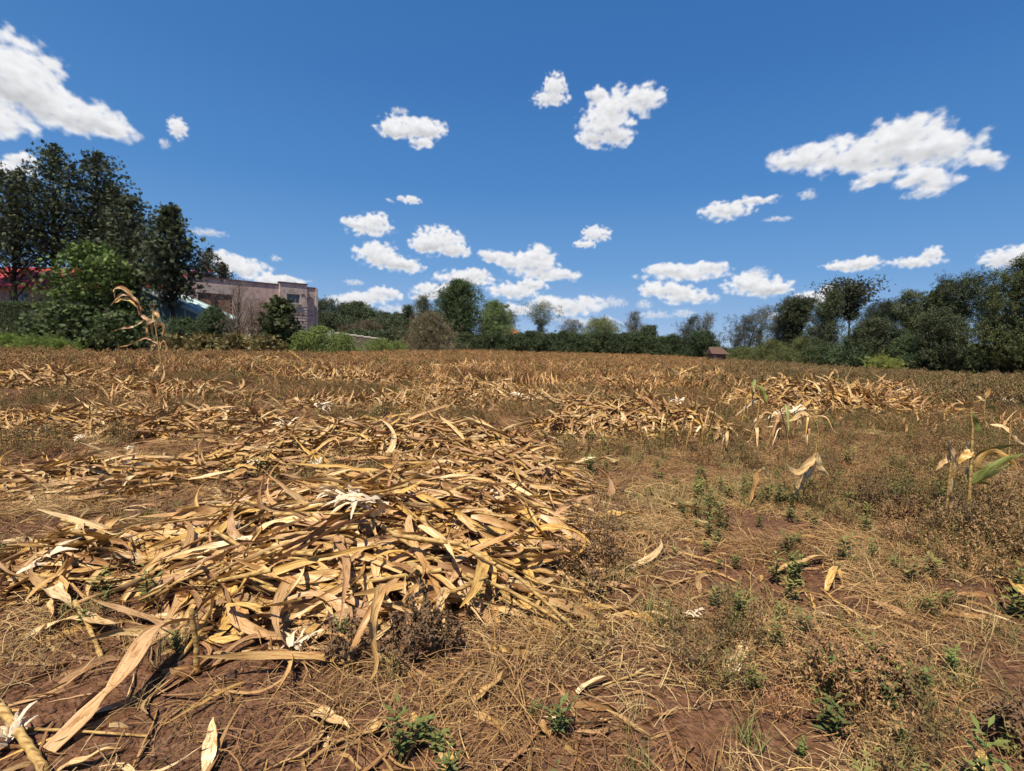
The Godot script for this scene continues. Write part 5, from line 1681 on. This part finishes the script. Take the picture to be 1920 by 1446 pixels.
	box_part(b, "end_wall", Vector3(sl - 0.3, 0.0, -5.3), Vector3(sl - 0.003, yA, 0.0), pink)
	box_part(b, "roof_slab", Vector3(sl + 0.003, yA - 0.6, -4.99), Vector3(s2 - 0.31, yA - 0.42, -0.81), mortar)
	# water tank on the roof
	var tankp: Vector3 = b.transform * Vector3(along.call(392.0), yA - 0.42, -2.5)
	var tank := thing("water_tank", "black ribbed water tank on the flat roof behind the brush", "water tank", tankp)
	var prof := [[0.9, 0.0], [0.93, 0.06], [0.93, 0.3], [0.9, 0.34], [0.93, 0.38], [0.93, 0.7], [0.9, 0.74], [0.93, 0.78], [0.93, 1.1], [0.88, 1.2], [0.45, 1.42], [0.24, 1.45], [0.24, 1.55], [0.05, 1.56]]
	var pts2 := []
	var rad2 := []
	for q in prof:
		pts2.append(Vector3(0, q[1], 0))
		rad2.append(q[0])
	var ta := Acc.new()
	ta.tube(pts2, rad2, 20)
	part(tank, "tank_body", ta.mesh(), plain(0.03, 0.03, 0.032, 0.5))

	# --- house with the red roof behind the tall trees
	var red := plaster([0.55, 0.085, 0.09], [0.45, 0.07, 0.07], 41)
	red.roughness = 0.6
	var hp := at(150, 560, 58.0)
	var house := thing("red_roofed_house", "beige house with long red metal roof half hidden behind tall trees", "house", Vector3(hp.x, ground_y(hp.x, hp.z), hp.z))
	house.rotation.y = -0.06
	var w0 := (-90.0 - 150.0) / FOCAL * 58.0
	var w1 := (332.0 - 150.0) / FOCAL * 58.0
	var eave := height_at(150, 541, 58.0)
	var ridge := height_at(150, 506, 63.0)
	var hx0 := (10.0 - 150.0) / FOCAL * 58.0
	var hx1 := (45.0 - 150.0) / FOCAL * 58.0
	var hy0 := height_at(28, 567, 58.0)
	var hy1 := height_at(28, 548, 58.0)
	slab(house, "wall", w0, w1, 0.0, eave, -0.25, 0.0, [[hx0, hx1, hy0, hy1]], beige)
	window_at(house, hx0, hx1, hy0, hy1, 0.0, frame, glass, beige, 2)
	box_part(house, "gable_wall", Vector3(w1 - 0.25, 0.0, -11.0), Vector3(w1, eave, -0.253), beige)
	box_part(house, "back_wall", Vector3(w0, 0.0, -11.25), Vector3(w1, eave, -11.003), beige)
	box_part(house, "end_wall", Vector3(w0 - 0.25, 0.0, -11.25), Vector3(w0 - 0.003, eave, 0.0), beige)
	for s in [0, 1]:
		var acc := Acc.new()
		var n := 60   # ribbed sheets
		for i in n:
			var xa := lerpf(w0 - 0.6, w1 + 0.5, float(i) / n)
			var xb := lerpf(w0 - 0.6, w1 + 0.5, float(i + 1) / n)
			var zr := -5.6
			var ze := 0.7 if s == 0 else -11.9
			var bump := 0.05 if i % 4 == 0 else 0.0
			acc.face(Vector3(xa, ridge + bump, zr), Vector3(xb, ridge + bump, zr), Vector3(xb, eave - 0.15 + bump, ze), Vector3(xa, eave - 0.15 + bump, ze))
			acc.face(Vector3(xa, ridge - 0.06, zr), Vector3(xb, ridge - 0.06, zr), Vector3(xb, eave - 0.21, ze), Vector3(xa, eave - 0.21, ze))
		part(house, "roof_slope", acc.mesh(), red)
	box_part(house, "ridge_cap", Vector3(w0 - 0.6, ridge + 0.02, -5.75), Vector3(w1 + 0.5, ridge + 0.12, -5.45), red)
	box_part(house, "fascia", Vector3(w0 - 0.6, eave - 0.38, 0.66), Vector3(w1 + 0.5, eave - 0.215, 0.7), coping)

	# --- shed with the teal sheet roof
	var teal := plaster([0.46, 0.60, 0.60], [0.38, 0.50, 0.51], 51)
	teal.roughness = 0.35
	teal.metallic_specular = 0.6
	var teal_wall := plain(0.17, 0.23, 0.23, 0.7)
	var sh := thing("teal_roofed_shed", "lean-to shed with pale teal sheet roof sloping down between the trees", "shed", Vector3(-34.0, ground_y(-34, -47) - 0.05, -47.0))
	var L := 6.0
	var run := Vector3(L, -2.45, 0)
	for i in 6:
		var z0 := 0.15 - i * 0.92
		var acc := Acc.new()
		var lift := 0.02 * (i % 2)
		acc.face(Vector3(0, 5.7 + lift, z0 - 0.95), Vector3(0, 5.7 + lift, z0), Vector3(0, 5.7 + lift, z0) + run, Vector3(0, 5.7 + lift, z0 - 0.95) + run)
		acc.face(Vector3(0, 5.67 + lift, z0), Vector3(0, 5.67 + lift, z0 - 0.95), Vector3(0, 5.67 + lift, z0 - 0.95) + run, Vector3(0, 5.67 + lift, z0) + run)
		part(sh, "roof_sheet", acc.mesh(), teal)
		var rib := Acc.new()
		rib.tube([Vector3(0, 5.75 + lift, z0 - 0.03), Vector3(0, 5.75 + lift, z0 - 0.03) + run], [0.05, 0.05], 5)
		part(sh, "roof_rib", rib.mesh(), teal)
	for k in 2:
		var zz := 0.2 - k * 5.75
		var barge := Acc.new()
		barge.face(Vector3(-0.05, 5.82, zz), Vector3(0, 5.82, zz) + run, Vector3(0, 5.52, zz) + run, Vector3(-0.05, 5.52, zz))
		part(sh, "barge_board", barge.mesh(), plain(0.42, 0.5, 0.5))
	for k in 6:
		var x0 := k * 1.0
		var acc := Acc.new()
		var t0 := 5.6 + run.y * (x0 / L)
		var t1 := 5.6 + run.y * ((x0 + 0.97) / L)
		acc.face(Vector3(x0, t0, 0), Vector3(x0 + 0.97, t1, 0), Vector3(x0 + 0.97, 0, 0), Vector3(x0, 0, 0))
		acc.face(Vector3(x0 + 0.97, t1, -0.04), Vector3(x0, t0, -0.04), Vector3(x0, 0, -0.04), Vector3(x0 + 0.97, 0, -0.04))
		part(sh, "wall_board", acc.mesh(), teal_wall)
	box_part(sh, "end_wall", Vector3(L - 0.3, 0, -5.4), Vector3(L - 0.2, 3.1, -0.1), teal_wall)
	box_part(sh, "back_wall", Vector3(0, 0, -5.5), Vector3(0.1, 5.55, -0.1), teal_wall)

	# --- dark board fence below the shed
	var wood := [plain(0.075, 0.038, 0.03), plain(0.06, 0.032, 0.028), plain(0.09, 0.048, 0.038)]
	var fp := at(318, 620, 43.8)
	var fence := thing("board_fence", "dark reddish brown upright board fence below the teal shed roof", "fence", Vector3(fp.x, ground_y(fp.x, fp.z), fp.z))
	fence.rotation.y = 0.25
	for k in 20:
		var hgt := rng.randf_range(2.5, 2.9)
		box_part(fence, "board", Vector3(k * 0.17, -0.1, rng.randf_range(-0.01, 0.01)), Vector3(k * 0.17 + 0.155, hgt, 0.03), wood[rng.randi() % 3])
	for yy in [0.5, 2.0]:
		box_part(fence, "rail", Vector3(0, yy, -0.08), Vector3(3.4, yy + 0.1, -0.015), wood[0])

	# --- low walls and far roofs
	var wp := at(628, 640, 76.0)
	var lw := thing("low_wall", "long low grey block wall with pale coping stepping down before the far trees", "wall", Vector3(wp.x, ground_y(wp.x, wp.z) - 0.2, wp.z))
	lw.set_meta("kind", "thing")
	var body := plaster([0.13, 0.11, 0.085], [0.08, 0.07, 0.055], 61)
	var cap := plain(0.55, 0.52, 0.47)
	var bay_w := (722.0 - 628.0) / FOCAL * 76.0 / 7.0
	for k in 7:
		var top := 2.65 - 0.115 * k
		box_part(lw, "wall_panel", Vector3(bay_w * k + 0.01, 0, -0.2), Vector3(bay_w * (k + 1) - 0.01, top, 0), body)
		box_part(lw, "coping", Vector3(bay_w * k - 0.02, top + 0.003, -0.26), Vector3(bay_w * (k + 1) - 0.04, top + 0.17, 0.06), cap)
	var bp := at(597, 615, 57.0)
	var bw := thing("white_wall", "small whitewashed wall block beside the flat roofed building", "wall", Vector3(bp.x, ground_y(bp.x, bp.z) - 0.1, bp.z))
	bw.set_meta("kind", "thing")
	box_part(bw, "wall_body", Vector3(0, 0, -1.2), Vector3(1.35, 2.55, 0), plaster([0.55, 0.55, 0.50], [0.42, 0.42, 0.38], 62))
	box_part(bw, "coping", Vector3(-0.06, 2.553, -1.26), Vector3(1.41, 2.65, 0.06), plain(0.5, 0.5, 0.46))
	var op := at(962, 640, 118.0)
	var oh := thing("orange_roofed_house", "small house with orange tiled roof peeping over the far hedge", "house", Vector3(op.x, ground_y(op.x, op.z), op.z))
	var peak := height_at(962, 612, 118.0)
	var oe := height_at(962, 632, 118.0)
	box_part(oh, "wall", Vector3(-2.6, 0, -5), Vector3(2.6, oe, 0), beige)
	var ro := Acc.new()
	var ap := Vector3(-0.4, peak, -2.5)
	var cs := [Vector3(-3.0, oe - 0.1, 0.4), Vector3(3.0, oe - 0.1, 0.4), Vector3(3.0, oe - 0.1, -5.4), Vector3(-3.0, oe - 0.1, -5.4)]
	for k in 4:
		var i := ro.vert(ap)
		ro.vert(cs[(k + 1) % 4])
		ro.vert(cs[k])
		ro.tri(i, i + 1, i + 2)
	part(oh, "roof", ro.mesh(), plaster([0.46, 0.16, 0.08], [0.36, 0.12, 0.06], 63))
	var up := at(1336, 670, 68.0)
	var hut := thing("brown_hut", "tiny weathered hut with brown sheet roof at the field's far end", "hut", Vector3(up.x, ground_y(up.x, up.z) - 0.1, up.z))
	var brownr := plain(0.10, 0.06, 0.045, 0.8)
	var timber := plaster([0.17, 0.12, 0.09], [0.11, 0.08, 0.06], 64)
	box_part(hut, "wall", Vector3(0, 0, -1.8), Vector3(1.75, 1.35, 0), timber)
	box_part(hut, "door", Vector3(0.12, 0, 0.003), Vector3(0.55, 1.1, 0.04), plain(0.32, 0.26, 0.22))
	var hr := Acc.new()
	hr.face(Vector3(-0.25, 2.15, -1.0), Vector3(1.5, 2.15, -1.0), Vector3(2.15, 1.25, 0.35), Vector3(-0.25, 1.25, 0.35))
	hr.face(Vector3(1.5, 2.15, -1.0), Vector3(-0.25, 2.15, -1.0), Vector3(-0.25, 1.25, -2.2), Vector3(2.15, 1.25, -2.2))
	var e0 := hr.vert(Vector3(1.5, 2.15, -1.0))
	hr.vert(Vector3(2.15, 1.25, -2.2))
	hr.vert(Vector3(2.15, 1.25, 0.35))
	hr.tri(e0, e0 + 1, e0 + 2)
	var g0 := hr.vert(Vector3(-0.22, 2.13, -1.0))
	hr.vert(Vector3(-0.22, 1.25, 0.3))
	hr.vert(Vector3(-0.22, 1.25, -2.15))
	hr.tri(g0, g0 + 1, g0 + 2)
	part(hut, "roof", hr.mesh(), brownr)
